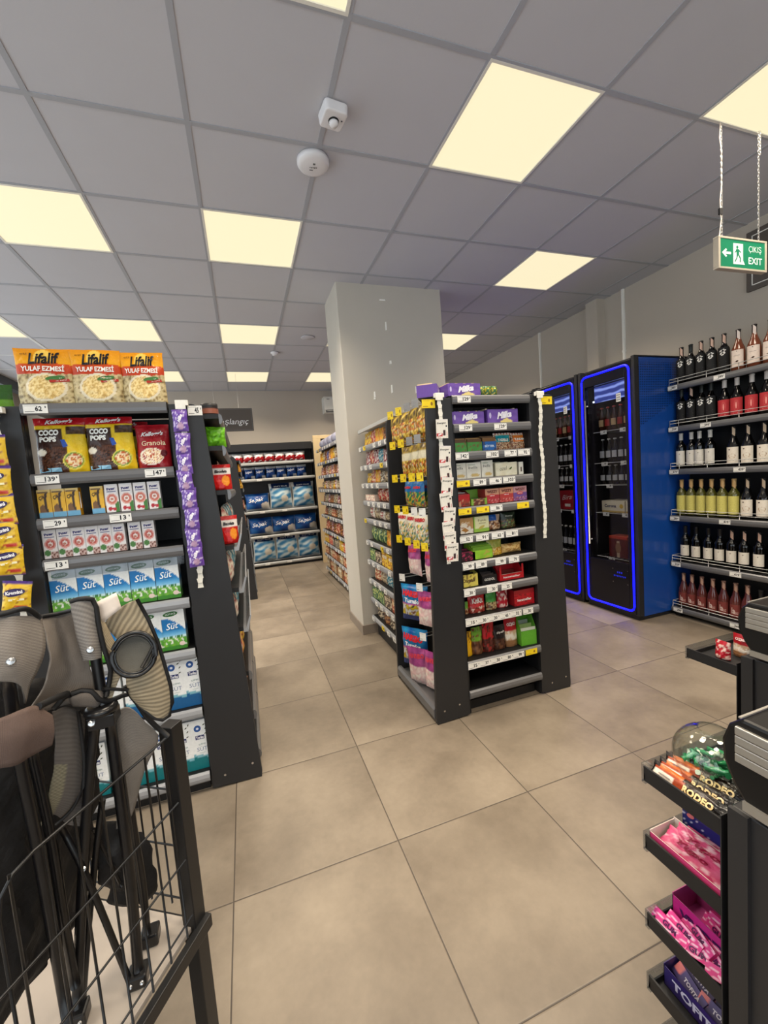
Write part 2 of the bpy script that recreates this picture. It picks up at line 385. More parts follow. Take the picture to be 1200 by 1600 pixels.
# exit sign hanging on chains
M['exit']=mat('exit_sign_green',(22,118,84),.35,emit=lin((22,118,84)),es=.08)
M['exitw']=mat('exit_sign_white',(225,235,230),.4,emit=lin((225,235,230)),es=.1)
M['case']=mat('exit_sign_case',(176,166,150),.5)
e=empty('exit_sign',(2.425,1.52,2.335),math.radians(-2),'green exit sign with running figure hanging on two chains','exit sign')
e.scale=(1.2,.55,1)
b=MB(); 
b.box(0,.30,0,.05,0,.01); b.box(0,.30,0,.05,.15,.16); b.box(0,.012,0,.05,.01,.15); b.box(.288,.30,0,.05,.01,.15); b.box(.012,.288,.008,.048,.01,.15)
b.build('case',M['case'],e,bevel=.0015)
b=MB(); b.box(.012,.288,.004,.008,.01,.15); b.build('face_panel',M['exit'],e)
F=front(.004,.15,.08)
b=MB()
b.poly([F(-.128,0),F(-.104,-.022),F(-.098,-.014),F(-.108,-.006),F(-.074,-.006),F(-.074,.006),F(-.108,.006),F(-.098,.014),F(-.104,.022)],(225,235,230))
# door with running man cut as green figure on white
b.quad(F,-.06,.0,-.052,.052,(225,235,230)); b.poly([F(-.02,-.052),F(.012,-.052),F(0,-.03),F(-.02,-.03)],(225,235,230))
b.text('ÇIKIŞ',front(.004,.225,.108),.08,.04,(225,235,230),bold=-.01); b.text('EXIT',front(.004,.227,.052),.085,.034,(225,235,230),bold=.01)
b.build('lettering',M['exitw'],e)
b=MB(); G=front(.0028,.12,.08)
b.disc(G,.007,.008,(22,118,84),cx=-.006,cz=.033)
for a in ([(-.012,.024),(.006,.024),(.004,-.006),(-.010,-.004)],[(-.012,.022),(-.022,.006),(-.02,.002),(-.008,.014)],[(.004,.022),(.018,.010),(.016,.005),(.003,.014)],[(-.010,-.002),(.0,-.004),(-.006,-.022),(-.018,-.042),(-.023,-.039),(-.012,-.02)],[(-.002,-.004),(.006,-.004),(.016,-.02),(.014,-.04),(.008,-.04),(.009,-.022)]):
    b.poly([G(x,z) for x,z in a],(22,118,84))
b.build('running_figure',M['exit'],e)
def chain(x,z0,z1,par,dbl=False):
    b=MB(); z=z0; k=0
    while z<z1:
        a=k%2
        pts=[]
        for q in range(8):
            an=2*PI*q/8; r1,r2=.0045,.010
            pts.append((x+(r1*math.cos(an) if a else 0),.022+(0 if a else r1*math.cos(an)),z+.008+r2*math.sin(an)))
        b.tube(pts,.0012,5,closed=True); z+=.0155; k+=1
    return b.build('chain',M['wire'],par)
chain(.035,.155,.712,e); chain(.262,.155,.712,e); chain(.272,.6,.712,e)
b=MB(); b.tube([(.02,.022,.155),(.022,.02,.19),(.03,.02,.25),(.026,.02,.27),(.026,.02,.30),(.024,.02,.34),(.035,.022,.42),(.036,.022,.58),(.024,.02,.64),(.03,.022,.712)],.003,6); b.build('power_cable',mat('white_cable',(215,200,190),.5),e)
b=MB(); b.box(.018,.036,.012,.03,.27,.30); b.build('cable_joint',M['black'],e)

# detectors
M['pw']=mat('detector_white',(226,224,226),.4)
e=empty('motion_detector',(.545,1.925,CH-.004),math.radians(8),'square white detector on ceiling with round sensor eye','detector')
b=MB()
def rsq(r,c,n=5):
    pts=[]
    for (sx,sy,a0) in ((1,1,0),(-1,1,90),(-1,-1,180),(1,-1,270)):
        for k in range(n):
            a=math.radians(a0+90*k/(n-1)); pts.append((sx*(r-c)+c*math.cos(a), sy*(r-c)+c*math.sin(a)))
    return pts
b.prism(rsq(.056,.018),lambda p,t:(p[0]*(1 if t else .93),p[1]*(1 if t else .93),-.045+.045*t),smooth=False); b.build('housing',M['pw'],e,bevel=.006)
b=MB(); b.lathe([(.0,-.07),(.014,-.068),(.02,-.06),(.021,-.044)],18); b.build('sensor_eye',M['pw'],e)
b=MB(); b.lathe([(.0215,-.052),(.024,-.0455),(.021,-.044)],18,caps=False); b.build('sensor_ring',M['blackmetal'],e)
b=MB(); b.lathe([(.0,-.0475),(.004,-.0465),(.004,-.044)],8,c0=(.035,-.012,0)); b.build('indicator',M['dframe'],e)
e=empty('smoke_detector',(.505,2.235,CH-.004),0,'round white smoke detector on ceiling beside square detector','detector')
b=MB(); b.lathe([(.0,-.034),(.06,-.033),(.076,-.027),(.083,-.016),(.083,0)],36); b.build('housing',M['pw'],e)
b=MB(); G=lambda x,z:(x,z,-.0345)
for k in range(5): b.poly([G(-.02+.008*k,-.002*k)[:2]+(-.0352,),(-.02+.008*k,.004+.004*(k%2),-.0352),(-.015+.008*k,.004,-.0352),(-.015+.008*k,-.003,-.0352)],(120,120,120))
b.box(-.006,.006,-.028,-.018,-.0352,-.033); b.box(-.018,.0,.018,.023,-.0352,-.033); b.build('marking',M['rail'],e)
e=empty('ceiling_sprinkler',(.53,5.42,CH-.004),0,'small white ceiling sensor far down the aisle','sensor')
b=MB(); b.lathe([(.0,-.04),(.03,-.038),(.035,-.02),(.05,-.012),(.05,0)],20); b.build('housing',M['pw'],e)
e=empty('ceiling_speaker',(.86,4.85,CH-.004),0,'faint round speaker disc flush in ceiling left of pillar','speaker')
b=MB(); b.lathe([(.0,-.006),(.07,-.006),(.08,0)],28); b.build('grille',M['tile'],e)

# air conditioner, far wall
e=empty('air_conditioner',(1.50,YF-.2,2.62),0,'white split air conditioner high on far wall beside pillar','air conditioner')
b=MB(); b.prism([(0,.0),(.0,.27),(-.03,.29),(-.2,.29),(-.22,.26),(-.21,.06),(-.16,.0)],lambda p,t:(.82*t,p[0]+.2,p[1])); b.build('casing',M['white'],e,bevel=.006)
b=MB(); b.box(.03,.79,-.012,.06,.015,.05); b.build('air_outlet',M['dframe'],e)
b=MB(); b.bar((.04,-.016,.03),(.78,-.016,.03),.05,.006); b.build('louver',M['white'],e)
b=MB(); b.quad(lambda x,z:(x,-.0215,z),.05,.10,.235,.245,(90,90,90)); b.build('badge',M['card'],e)

# aisle sign

e=empty('aisle_sign',(-.378,6.3,2.208),0,'dark grey hanging aisle sign with white script lettering','sign')
b=MB(); b.box(0,.60,0,.02,0,.325); b.build('board',M['signb'],e,bevel=.003)
b=MB()
for (x0,x1,z0,z1) in ((.012,.588,.012,.016),(.012,.588,.309,.313),(.012,.016,.012,.313),(.584,.588,.012,.313)): b.box(x0,x1,-.001,0,z0,z1)
b.build('border_line',M['rail'],e)
b=MB(); b.text('Başlangıç',front(0,.318,.125,e=.002),.44,.105,(240,240,240),bold=.0,shear=.25); b.build('lettering',M['matte'],e)
b=MB()
for x in (.1,.42): b.tube([(x,.01,.325),(x,.01,CH-2.245)],.0015,5)
b.build('hanging_wire',M['wire'],e)
# ------------------------------------------------------------------ product library
KIND={}      # key -> (object name, category, [(part name, mesh)], first part is the body)
def reg(key,name,cat,parts): KIND[key]=(name,cat,parts)
GCOUNT={}
def place(key,x,y,z,rz=0.0,label=None,group=None,s=(1,1,1),tilt=(0,0)):
    name,cat,parts=KIND[key]
    if len(parts)==1:
        o=bpy.data.objects.new(name,parts[0][1]); COL.objects.link(o)
    else:
        o=bpy.data.objects.new(name,None); o.empty_display_size=.02; COL.objects.link(o)
        for pn,me in parts:
            c=bpy.data.objects.new(pn,me); COL.objects.link(c); c.parent=o
    o.location=(x,y,z); o.rotation_euler=(tilt[0],tilt[1],rz); o.scale=s
    return tag(o,label,cat,group)

def carton(w,d,h,col,side=None,top=None,nx=10,nz=12,deco=None):
    """printed box standing on z=0, centred in x, front at y=-d/2"""
    b=MB(); side=side or (col(.02,.3) if callable(col) else col); top=top or side
    b.quadgrid(lambda u,v:(w*(u-.5),-d/2,h*v),nx*2 if callable(col) else 1,nz*2 if callable(col) else 1,col,smooth=False)
    b.quadgrid(lambda u,v:(w/2,d*(u-.5),h*v),1,6 if callable(side) else 1,side,smooth=False)
    b.quadgrid(lambda u,v:(-w/2,d*(.5-u),h*v),1,6 if callable(side) else 1,side,smooth=False)
    b.quadgrid(lambda u,v:(w*(.5-u),d/2,h*v),1,1,side if not callable(side) else side(.5,.5),smooth=False)
    b.quadgrid(lambda u,v:(w*(u-.5),d*(v-.5),h),1,1,top if not callable(top) else top(.5,.5),smooth=False)
    b.quadgrid(lambda u,v:(w*(.5-u),d*(v-.5),0),1,1,(120,120,120),smooth=False)
    if deco: deco(b,front(-d/2,0,0))
    return b

def pouch(w,h,t,col,nx=24,nz=28,deco=None,seal=.07,stand=True,seed=0,crumple=.004,back=None):
    """flexible bag standing on z=0; front bulges to -y"""
    b=MB()
    def th(u,v):
        pu=max(0,math.sin(PI*u))**.55
        if stand: pv=(min(1,(1-v)/.85))**.75*(1 if v>.06 else .86+.14*v/.06)
        else: pv=max(0,math.sin(PI*min(1,max(0,(v-seal*.5)/(1-seal)))))**.5
        if v>1-seal: pv*=(1-v)/seal*.9
        return t/2*pu*pv
    def X(u,v):
        pin=1-.06*math.sin(PI*v)*(1 if not stand else v)
        return w*(u-.5)*pin
    def Fp(u,v):
        cr=crumple*(N(u*5+seed,v*6,seed)+.6*N(u*11,v*12+seed,3))*math.sin(PI*u)**.5*(1 if v<.93 else .3)
        return (X(u,v)+crumple*.6*N(v*7,seed,u*3), -th(u,v)-cr-.0006, h*v+crumple*.4*N(u*6,seed*1.7,9)*(v))
    def Bp(u,v):
        p=Fp(u,v); return (p[0], th(u,v)*.8+.0006, p[2])
    k=1.5 if w>.1 else 1.2; b.quadgrid(Fp,int(nx*k),int(nz*k),col)
    bk=back or (lambda u,v: col(min(.97,max(.03,u)),v) if callable(col) else col)
    b.quadgrid(Bp,max(4,nx//2),max(4,nz//2),bk,flip=True)
    def F(x,z):
        u=x/w+.5; v=z/h; p=Fp(min(1,max(0,u)),min(1,max(0,v))); return (x,p[1]-.0028,z)
    b.F=F
    if deco: deco(b,F)
    return b

def off(F,x0,z0,rot=0):
    c,s=math.cos(rot),math.sin(rot)
    return lambda x,z: F(x0+x*c-z*s, z0+x*s+z*c)

def speck(cols,sc,base,seed=0):
    def f(u,v):
        n=N(u*sc+seed,v*sc,seed*1.3)
        k=int((n+.7)/1.4*len(cols)); k=max(0,min(len(cols)-1,k)); return cols[k]
    return f

# oat bags -------------------------------------------------------------
def oat(u,v,seed=0):
    oats=speck([(120,100,66),(168,148,104),(196,178,132),(206,188,144),(150,128,86)],16,None,seed)
    r=math.hypot((u-.52)/.36,(v-.31)/.25)
    if r<.86: c=speck([(196,160,92),(226,196,128),(240,216,156),(200,166,100)],26,None,2)(u,v)
    elif r<1: c=(226,214,186)
    else:
        c=oats(u,v)
        e=.545+.03*N(u*9,0,1)+.05*(u-.5)**2
        e2=.74+.035*abs(N(u*14,3,1))-.05*(u-.5)**2*2
        if v>e2: c=mix((240,170,24),(226,140,20),(v-e2)*3) if math.hypot(u-.5,(v-.84)*1.1)>.16 else (250,205,90)
        elif v>e: c=mix((186,58,28),(206,78,26),(v-e)/.2)
    return c
def d_oat(b,F):
    w,h=.185,.232
    b.text('Lifalif',off(F,.004,h*.825,.05),.105,.047,(28,26,30),bold=.03,shear=.25)
    b.text('YULAF EZMESİ',off(F,-.002,h*.652),.138,.028,(240,236,226),bold=.03)
    G=off(F,.036,h*.475,.18)
    b.disc(lambda x,z:G(x,z),.032,.009,(70,120,60)); 
    b.poly([G(-.02,-.016),G(.042,-.02),G(.042,-.008),G(-.02,-.005)],(176,48,30)); b.text('doğal',lambda x,z:(F(.036,h*.475)[0]+x,F(.036,h*.475)[1]-.001,F(.036,h*.475)[2]+z),.04,.006,(225,235,215))
    b.text('tam tahıl',lambda x,z:(lambda p:(p[0],p[1]-.001,p[2]))(G(x+.011,z-.012)),.045,.005,(235,225,215))
    b.text('eti',off(F,-.06,h*.9,.05),.022,.008,(120,70,20))
reg('oat','oat_bag','food bag',[('oat_bag',pouch(.187,.232,.075,lambda u,v:oat(u,v,1),30,36,d_oat,seed=1).mesh('oat_bag',M['film']))])
reg('oat2','oat_bag','food bag',[('oat_bag',pouch(.187,.232,.07,lambda u,v:oat(u,v,2),30,36,d_oat,seed=4.3).mesh('oat_bag',M['film']))])
def greenbag(u,v): return (92,140,40) if v<.55+.1*N(u*6,1) else (44,84,30)
reg('greenfood','snack_bag','food bag',[('b',pouch(.16,.13,.06,greenbag,12,12,seed=3).mesh('snack_bag',M['film']))])

# chocolate cereal bags --------------------------------------------------
def coco(u,v):
    if v>.87: return (178,24,34)
    r=math.hypot((u-.74)/.2,(v-.22)/.16)
    if r<.75: return speck([(226,190,140),(240,220,180),(190,90,40),(230,200,120)],22,None)(u,v)
    if r<1: return (226,214,90) if r>.88 else (110,140,40)
    if u<.62 and v<.46: 
        if math.hypot((u-.12)/.1,(v-.38)/.06)<1: return (236,228,210)
        return speck([(38,20,14),(70,40,26),(92,56,38),(30,16,10)],30,None,4)(u,v)
    if u<.55 and .46<=v<.80: return (58,34,26)
    if .46<=v<.56 and u<.62: return (230,224,210)
    if u>.62 and .70<v<.85: return mix((90,60,30),(50,32,22),N(u*20,v*20)+.5)
    return mix((226,186,24),(240,206,50),N(u*5,v*5)+.5)
def d_coco(b,F):
    h=.223
    b.text("Kellogg's",off(F,0,h*.925,.06),.10,.022,(240,232,230),bold=.04,shear=.4)
    b.text('COCO',off(F,-.038,h*.735),.075,.024,(250,248,240),bold=.06)
    b.text('POPS',off(F,-.042,h*.615),.062,.022,(250,248,240),bold=.06)
    G=off(F,.012,h*.56,.5)
    b.poly([G(-.012,-.02),G(.006,-.022),G(.01,.006),G(-.004,.012)],(40,80,170))
    b.quad(F,-.085,-.04,.006,.022,(150,200,225)); b.quad(F,-.038,.0,.006,.022,(150,200,225))
reg('coco','cereal_bag','cereal bag',[('b',pouch(.185,.223,.08,coco,28,32,d_coco,seed=2).mesh('cereal_bag',M['film']))])
def gran(u,v):
    r=math.hypot((u-.45)/.36,(v-.26)/.2)
    if r<.9: return speck([(200,150,100),(236,210,170),(246,232,208),(170,60,50),(226,190,140)],24,None,6)(u,v)
    if r<1: return (238,228,214)
    return mix((150,22,32),(176,34,42),N(u*4,v*4)+.5)
def d_gran(b,F):
    h=.191
    b.text("Kellogg's",off(F,0,h*.78,.05),.09,.024,(244,236,234),bold=.04,shear=.4)
    b.text('Granola',off(F,.004,h*.575,.02),.095,.022,(236,214,180),bold=.01)
    G=off(F,.043,h*.33); b.disc(G,.013,.015,(90,14,24)); 
reg('gran','granola_bag','cereal bag',[('b',pouch(.136,.193,.07,gran,22,26,d_gran,seed=5).mesh('granola_bag',M['film']))])
# small drink cartons -----------------------------------------------------
def ybox(u,v):
    if v>.9: return (225,195,120)
    if v<.18: return (110,170,205)
    if abs(u-.8+.25*math.sin(v*3))<.09: return (60,40,26)
    if math.hypot((u-.35)/.28,(v-.3)/.16)<1: return (120,84,50)
    return mix((226,168,28),(238,190,60),N(u*4,v*4)+.5)
def d_ybox(b,F):
    b.text('Çiko',off(F,-.004,.082,.5),.03,.016,(60,36,22),bold=.03,shear=.3); b.quad(F,-.02,.015,.098,.104,(120,90,50))
def straw(b,w,d,h): b.tube([(w/2+.002,-d/4,h*.25),(w/2+.002,-d/4,h*.85)],.0018,5,(235,235,235))
x=carton(.046,.034,.112,ybox,(216,160,30),(200,180,130),8,12,d_ybox); straw(x,.046,.034,.112)
reg('ybox','drink_carton','drink carton',[('b',x.mesh('drink_carton',M['card']))])
def pbox(u,v):
    if v>.93: return (230,226,226)
    r=math.hypot((u-.5)/.44,(v-.47)/.2)
    if r<.45: return (240,232,226)
    if r<.8: return (206,110,92)
    if r<1: return (226,170,156)
    if v<.26 and math.hypot((u-.3)/.16,(v-.13)/.07)<1: return (176,30,44)
    if v<.26 and math.hypot((u-.62)/.15,(v-.11)/.06)<1: return (186,34,48)
    if v<.36 and u>.72: return (66,122,52)
    return (238,232,230)
def d_pbox(b,F):
    b.text('Pınar',off(F,0,.100,.12),.032,.011,(44,40,110),bold=.05); b.quad(F,-.017,.017,.086,.089,(60,60,120))
    b.disc(off(F,0,.056),.006,.005,(190,130,110)); 
x=carton(.048,.034,.119,pbox,(230,224,222),(226,222,220),9,14,d_pbox)
reg('pbox','drink_carton','drink carton',[('b',x.mesh('drink_carton',M['card']))])
def qbox(u,v):
    if v>.93: return (230,226,226)
    if v<.3 and u<.55 and math.hypot((u-.25)/.25,(v-.2)/.1)<1: return (70,120,56)
    if v<.22 and u>.45: return (110,60,48) if N(u*12,v*12)>0 else (200,170,160)
    r=math.hypot((u-.52)/.42,(v-.5)/.19)
    if r<.4: return (238,226,220)
    if r<.75: return (196,86,74)
    if r<1: return (222,160,150)
    return (232,226,224)
x=carton(.048,.034,.118,qbox,(206,200,198),(226,222,220),9,14,d_pbox)
reg('qbox','drink_carton','drink carton',[('b',x.mesh('drink_carton',M['card']))])
# milk cartons --------------------------------------------------------------
def sut(u,v):
    e=.80-.42*max(0,(u-.15))**1.6
    if v<.30:
        if v<.10: return (60,130,40)
        if N(u*9,v*14,2)>.22: return (228,232,220)
        return mix((70,142,44),(124,182,58),N(u*6,v*9)+.5)
    if v<.345: return (46,110,56) if N(u*12,3)>0 else (190,220,225)
    if v<e: return mix((150,205,235),(24,118,186),(v-.33)/.2)
    return (236,238,236)
def d_sut(b,F):
    h=.188
    b.disc(off(F,-.008,h*.90,.08),.030,.0115,(40,100,40)); b.text('SÜTAŞ',off(F,-.008,h*.90,.08),.042,.011,(235,240,235),bold=.03)
    b.text('Süt',off(F,-.006,h*.60,.1),.052,.030,(245,250,250),bold=.01,shear=.35); b.quad(F,-.028,.022,h*.50,h*.507,(40,70,120))
    b.disc(off(F,.028,h*.13),.012,.010,(220,200,190))
x=carton(.094,.062,.188,sut,lambda u,v:sut(.9,v) if v>.3 else (96,160,60),(232,234,232),14,18,d_sut)
reg('sut','milk_carton','milk carton',[('b',x.mesh('milk_carton',M['card']))])
def torku(u,v,blue=(24,88,140)):
    e=.20+.25*(u-.1)**2 if u>.1 else .2
    if v<e*(.5+.9*(1-u)): return blue
    if v<e*(.5+.9*(1-u))+.05: return (120,176,190)
    return (236,238,238)
def d_torku(b,F):
    h=.24
    b.disc(off(F,-.012,h*.82),.015,.016,(40,84,150),20); b.disc(lambda x,z:(lambda p:(p[0],p[1]-.0006,p[2]))(F(-.012+x,h*.82+z)),.006,.006,(220,226,240),12)
    for (x,z,r) in ((.016,.88,.6),(.022,.80,.9),(.027,.93,1.2),(.02,.70,.5)):
        G=off(F,x,h*z,r); b.disc(G,.006,.0025,(60,70,50),8)
    b.quad(F,-.024,.014,h*.60,h*.68,(24,40,100)); b.text('Torku',lambda x,z:(F(0,0)[0]-.005+x,F(0,0)[1]-.0008,h*.64+z),.033,.014,(240,240,245),bold=.04)
    b.text('%100 tam',off(F,.002,h*.50,.1),.03,.008,(70,120,120)); b.text("SÜT",off(F,.0,h*.41),.044,.022,(90,110,150),bold=-.005)
    b.quad(F,-.012,.012,h*.32,h*.326,(130,150,150))
for k,bl in (('torkub',(24,88,140)),('torkug',(12,110,116))):
    x=carton(.076,.062,.238,lambda u,v,bl=bl:torku(u,v,bl),lambda u,v,bl=bl:bl if v<.3 else (222,226,226),(228,230,232),10,18,d_torku)
    x.lathe([(.0,0),(.011,0),(.011,.012),(0,.012)][1:3]+[(.0,.012)],10,(230,230,230),c0=(0,0,.238))
    reg(k,'milk_carton','milk carton',[('b',x.mesh('milk_carton',M['card']))])

# hanging strips' sachets -------------------------------------------------
def lil(u,v):
    if v>.9 or v<.07: return (104,74,150)
    if math.hypot((u-.5)/.22,(v-.24)/.16)<1: return (196,160,190)
    if N(u*9,v*9,5)>.28: return (210,196,230)
    return mix((92,58,150),(124,92,176),N(u*3,v*4,1)+.5)
def d_lil(b,F): b.text('Milka',off(F,0,.055,1.2),.036,.013,(238,234,244),bold=.05,shear=.35)
reg('lilac','chocolate_sachet','chocolate sachet',[('b',pouch(.060,.093,.022,lil,10,14,d_lil,stand=False,seed=3,crumple=.003).mesh('chocolate_sachet',M['film']))])
def kre(u,v):
    if v>.9 or v<.05: return (70,40,120)
    if math.hypot((u-.68)/.2,(v-.16)/.08)<1: return (196,60,50)
    if N(u*10,v*10,4)>.33: return (150,92,40)
    return mix((222,176,30),(236,200,60),N(u*4,v*4)+.5)
def d_kre(b,F):
    b.disc(off(F,-.004,.076,.2),.036,.015,(40,24,80)); b.text('Kremini',lambda x,z:(lambda p:(p[0],p[1]-.001,p[2]))(off(F,-.004,.076,.2)(x,z)),.056,.014,(240,236,240),bold=.05)
    b.quad(off(F,0,.048,.1),-.02,.03,-.004,.004,(245,235,190))
reg('kremini','candy_sachet','candy sachet',[('b',pouch(.098,.118,.026,kre,12,14,d_kre,stand=False,seed=6,crumple=.003).mesh('candy_sachet',M['film']))])
def ener(u,v):
    if v>.92: return (226,220,214)
    if u<.55 and .12<v<.28: return (190,44,50)
    if .55<u<.78 and .15<v<.42: return (60,30,34)
    if N(u*14,v*14,2)>.4 and v<.4: return (190,110,110)
    return (232,226,214)
def d_ener(b,F):
    b.text('Energen',off(F,-.004,.078,.03),.052,.011,(50,50,44),bold=.02,shear=.2); b.quad(F,.02,.028,.058,.067,(46,46,46)); b.quad(off(F,-.012,.021,.35),-.013,.008,-.004,.004,(236,220,220))
reg('energy','gum_packet','gum packet',[('b',carton(.067,.004,.098,ener,(220,214,204),None,10,12,d_ener).mesh('gum_packet',M['card']))])

# chocolate boxes --------------------------------------------------------
def milka(w,d,h,prod=(226,206,130)):
    def f(u,v):
        if abs(u-.62)<.2 and v<.34 and v<.34-abs(u-.62): return prod
        return mix((98,66,150),(118,86,170),N(u*3,v*3)+.5)
    def deco(b,F):
        b.text('Milka',off(F,w*.04,h*.58,.12),w*.5,h*.5,(242,238,246),bold=.05,shear=.4)
        b.disc(off(F,-w*.42,h*.55),h*.09,h*.22,(200,190,225),10)
    b=carton(w,d,h,f,(104,72,156),(150,120,180),14,8,deco)
    return b
b=milka(.2,.11,.066); 
for k in range(11): b.box(-.09+.017*k,-.09+.017*k+.012,-.03,.05,.066,.074,(225,200,150) if k%3==0 else (110,80,160))
reg('milkab','chocolate_box','chocolate box',[('b',b.mesh('chocolate_box',M['card']))])
b=milka(.2,.11,.076)
for k in (-.098,.085): b.box(k,k+.013,-.03,.05,.076,.084,(225,205,170))
reg('milkaw','chocolate_box','chocolate box',[('b',b.mesh('chocolate_box',M['card']))])

def display(w,d,hf,hb,col,bar,n,barh,logo=None,logoc=(240,235,225),inner=(60,50,44),barc2=None):
    """open-front display carton: low printed front, high sides, filled with upright bars"""
    b=MB(); t=.0015
    b.quadgrid(lambda u,v:(w*(u-.5),-d/2,hf*v),10,6,col,smooth=False); b.quadgrid(lambda u,v:(w*(.5-u),-d/2+t,hf*v),1,1,inner,smooth=False)
    sc=col(.05,.5) if callable(col) else col
    for sx in (-1,1):
        b.prism([(-d/2,0),(d/2,0),(d/2,hb),(0,hb),(-d/2,hf)],lambda p,q,sx=sx:(sx*(w/2-t*q),p[0],p[1]),sc)
    b.box(-w/2,w/2,d/2-t,d/2,0,hb,sc)
    for k in range(n):
        y=-d/2+.01+(d-.02)*k/max(1,n-1) if n>1 else 0
        hh=barh*(.88+.12*((k*7)%5)/5)+.25*(k/max(1,n))*barh*.4
        cc=bar if k%2 or not barc2 else barc2
        b.quadgrid(lambda u,v,y=y,hh=hh,cc=cc:(w*.94*(u-.5),y-.004,hh*v),6,5,lambda u,v,cc=cc,k=k:mix(cc,(235,225,200),.6 if (v>.6 and N(u*6,k)>.15) else 0),smooth=False)
        b.box(-w*.47,w*.47,y-.0038,y+.003,0,hh,cc)
    if logo: b.text(logo,front(-d/2,0,hf*.52),w*.7,hf*.32,logoc,bold=.03)
    return b
def blot(base,alt,sc=8,th=.15,seed=0):
    return lambda u,v: mix(base,tuple(min(255,c*1.12) for c in base),N(u*3,v*3,seed)+.5) if N(u*sc,v*sc,seed+2)<th else alt
def nuts(base,seed=0): return lambda u,v: speck([(104,60,34),(150,96,56),(212,180,140),(80,44,26),base],14,None,seed)(u,v) if v<.52 else base

D=lambda key,name,cat,b,m='card': reg(key,name,cat,[('b',b.mesh(name,M[m]))])
D('dgreen','chocolate_display_box','chocolate box',display(.094,.1,.05,.07,blot((58,126,52),(110,76,44),5,.32),(196,150,80),6,.078,None,barc2=(96,66,36)))
D('dblue','chocolate_display_box','chocolate box',display(.088,.1,.05,.068,blot((24,84,150),(60,44,40),5,.32,2),(70,46,30),7,.082,'BİTTER',(200,214,232),barc2=(120,84,44)))
def nutpack(c):
    def f(u,v):
        if .48<v<.9 and .1<u<.92: return c if v<.86 else (226,214,180)
        if v>=.9: return (190,90,80) if int(u*12)%2 else (236,226,214)
        return speck([(96,50,30),(150,96,56),(220,190,150),(110,30,26),(60,34,22)],16,None,3)(u,v)
    return f
def nutdeco(t):
    def f(b,F): b.text(t,off(F,0,.058),.07,.014,(245,240,225),bold=.04)
    return f
D('nutteal','nut_packet','nut packet',pouch(.12,.098,.04,nutpack((30,150,160)),20,18,nutdeco('TADELLE'),seed=2),'film')
D('nutorange','nut_packet','nut packet',pouch(.108,.094,.04,nutpack((222,120,40)),20,18,nutdeco('TADIM'),seed=5),'film')
def wht(t,prod=(206,176,110),seed=0):
    def f(u,v):
        if math.hypot((u-.58)/.32,(v-.18)/.1)<1: return prod
        if .45<v<.5 : return (190,190,180)
        return mix((228,224,210),(214,208,192),N(u*3,v*3,seed)+.5)
    return f
def whtdeco(w,h,t='bella'):
    def f(b,F): b.text(t,off(F,-w*.05,h*.68),w*.62,h*.16,(70,70,66),bold=.0,shear=.15); b.quad(F,-w*.4,w*.1,h*.84,h*.87,(130,150,120))
    return f
for i,(w,h) in enumerate(((.082,.088),(.092,.087),(.074,.094))):
    D('wht%d'%i,'chocolate_display_box','chocolate box',carton(w,.08,h,wht('',seed=i),(214,208,196),(206,200,186),8,8,whtdeco(w,h)))
D('cream','chocolate_display_box','chocolate box',carton(.145,.08,.075,lambda u,v:(150,130,86) if (abs(u-.1)<.012 or abs(u-.9)<.012) else mix((226,216,184),(236,230,206),N(u*4,v*4)+.5),(206,196,166),(200,190,160),12,6,lambda b,F:(b.text('ozel',off(F,-.02,.042,.05),.05,.024,(120,112,84),shear=.3),b.disc(off(F,.03,.04,.6),.012,.005,(90,110,60),8))))
D('slimbox','chocolate_display_box','chocolate box',carton(.03,.08,.072,lambda u,v:(70,50,38) if abs(u-.5)<.18 and .2<v<.6 else (226,222,208),(216,210,196),None,5,8))
D('rednut','chocolate_display_box','chocolate box',display(.092,.1,.066,.085,lambda u,v:(speck([(96,40,26),(150,60,40),(176,28,30),(200,160,120)],12,None,2)(u,v) if v<.6 else (186,26,30)),(150,26,28),5,.075,None,barc2=(200,190,180)))
D('greenlow','chocolate_display_box','chocolate box',display(.104,.1,.036,.085,lambda u,v:(130,176,60) if u<.2 or u>.85 else speck([(120,36,30),(90,50,34),(190,150,110)],9,None,7)(u,v),(96,150,60),3,.036,None,inner=(190,186,178)))
def wz(c,c2): return lambda u,v: c2 if v>.55 else (speck([(210,150,140),c,(160,60,60)],9,None,4)(u,v) if v<.3 else c)
for key,c,c2,lc in (('wza',(190,50,60),(206,150,120),(250,235,230)),('wzb',(196,64,60),(214,150,116),(250,235,230)),('wzc',(120,84,150),(206,150,150),(250,235,240))):
    D(key,'biscuit_box','biscuit box',carton(.092,.08,.084,wz(c,c2),c,(190,140,120),10,10,lambda b,F,c=c:(b.text('WIZZY',off(F,0,.066),.07,.016,(110,44,40),bold=.06),b.disc(off(F,-.002,.044),.022,.009,(206,24,36)),b.text('NESTLE',lambda x,z:(x-.002,-.0416,.044+z),.032,.007,(245,235,230),bold=.03))))
def diag(a,b_,k=.45): return lambda u,v: a if v>k+.25*math.sin(u*4) else (b_ if N(u*5,v*6)<.2 else mix(b_,(150,90,40),.6))
D('orwhite','chocolate_display_box','chocolate box',carton(.097,.08,.088,diag((188,140,84),(232,222,206)),(180,134,80),(206,170,120),10,10,lambda b,F:(b.text('Gofret',off(F,0,.06,.1),.055,.016,(240,226,200),shear=.3),b.poly([F(-.03,.02),F(0,.008),F(.02,.016),F(-.005,.034)],(176,120,50)))))
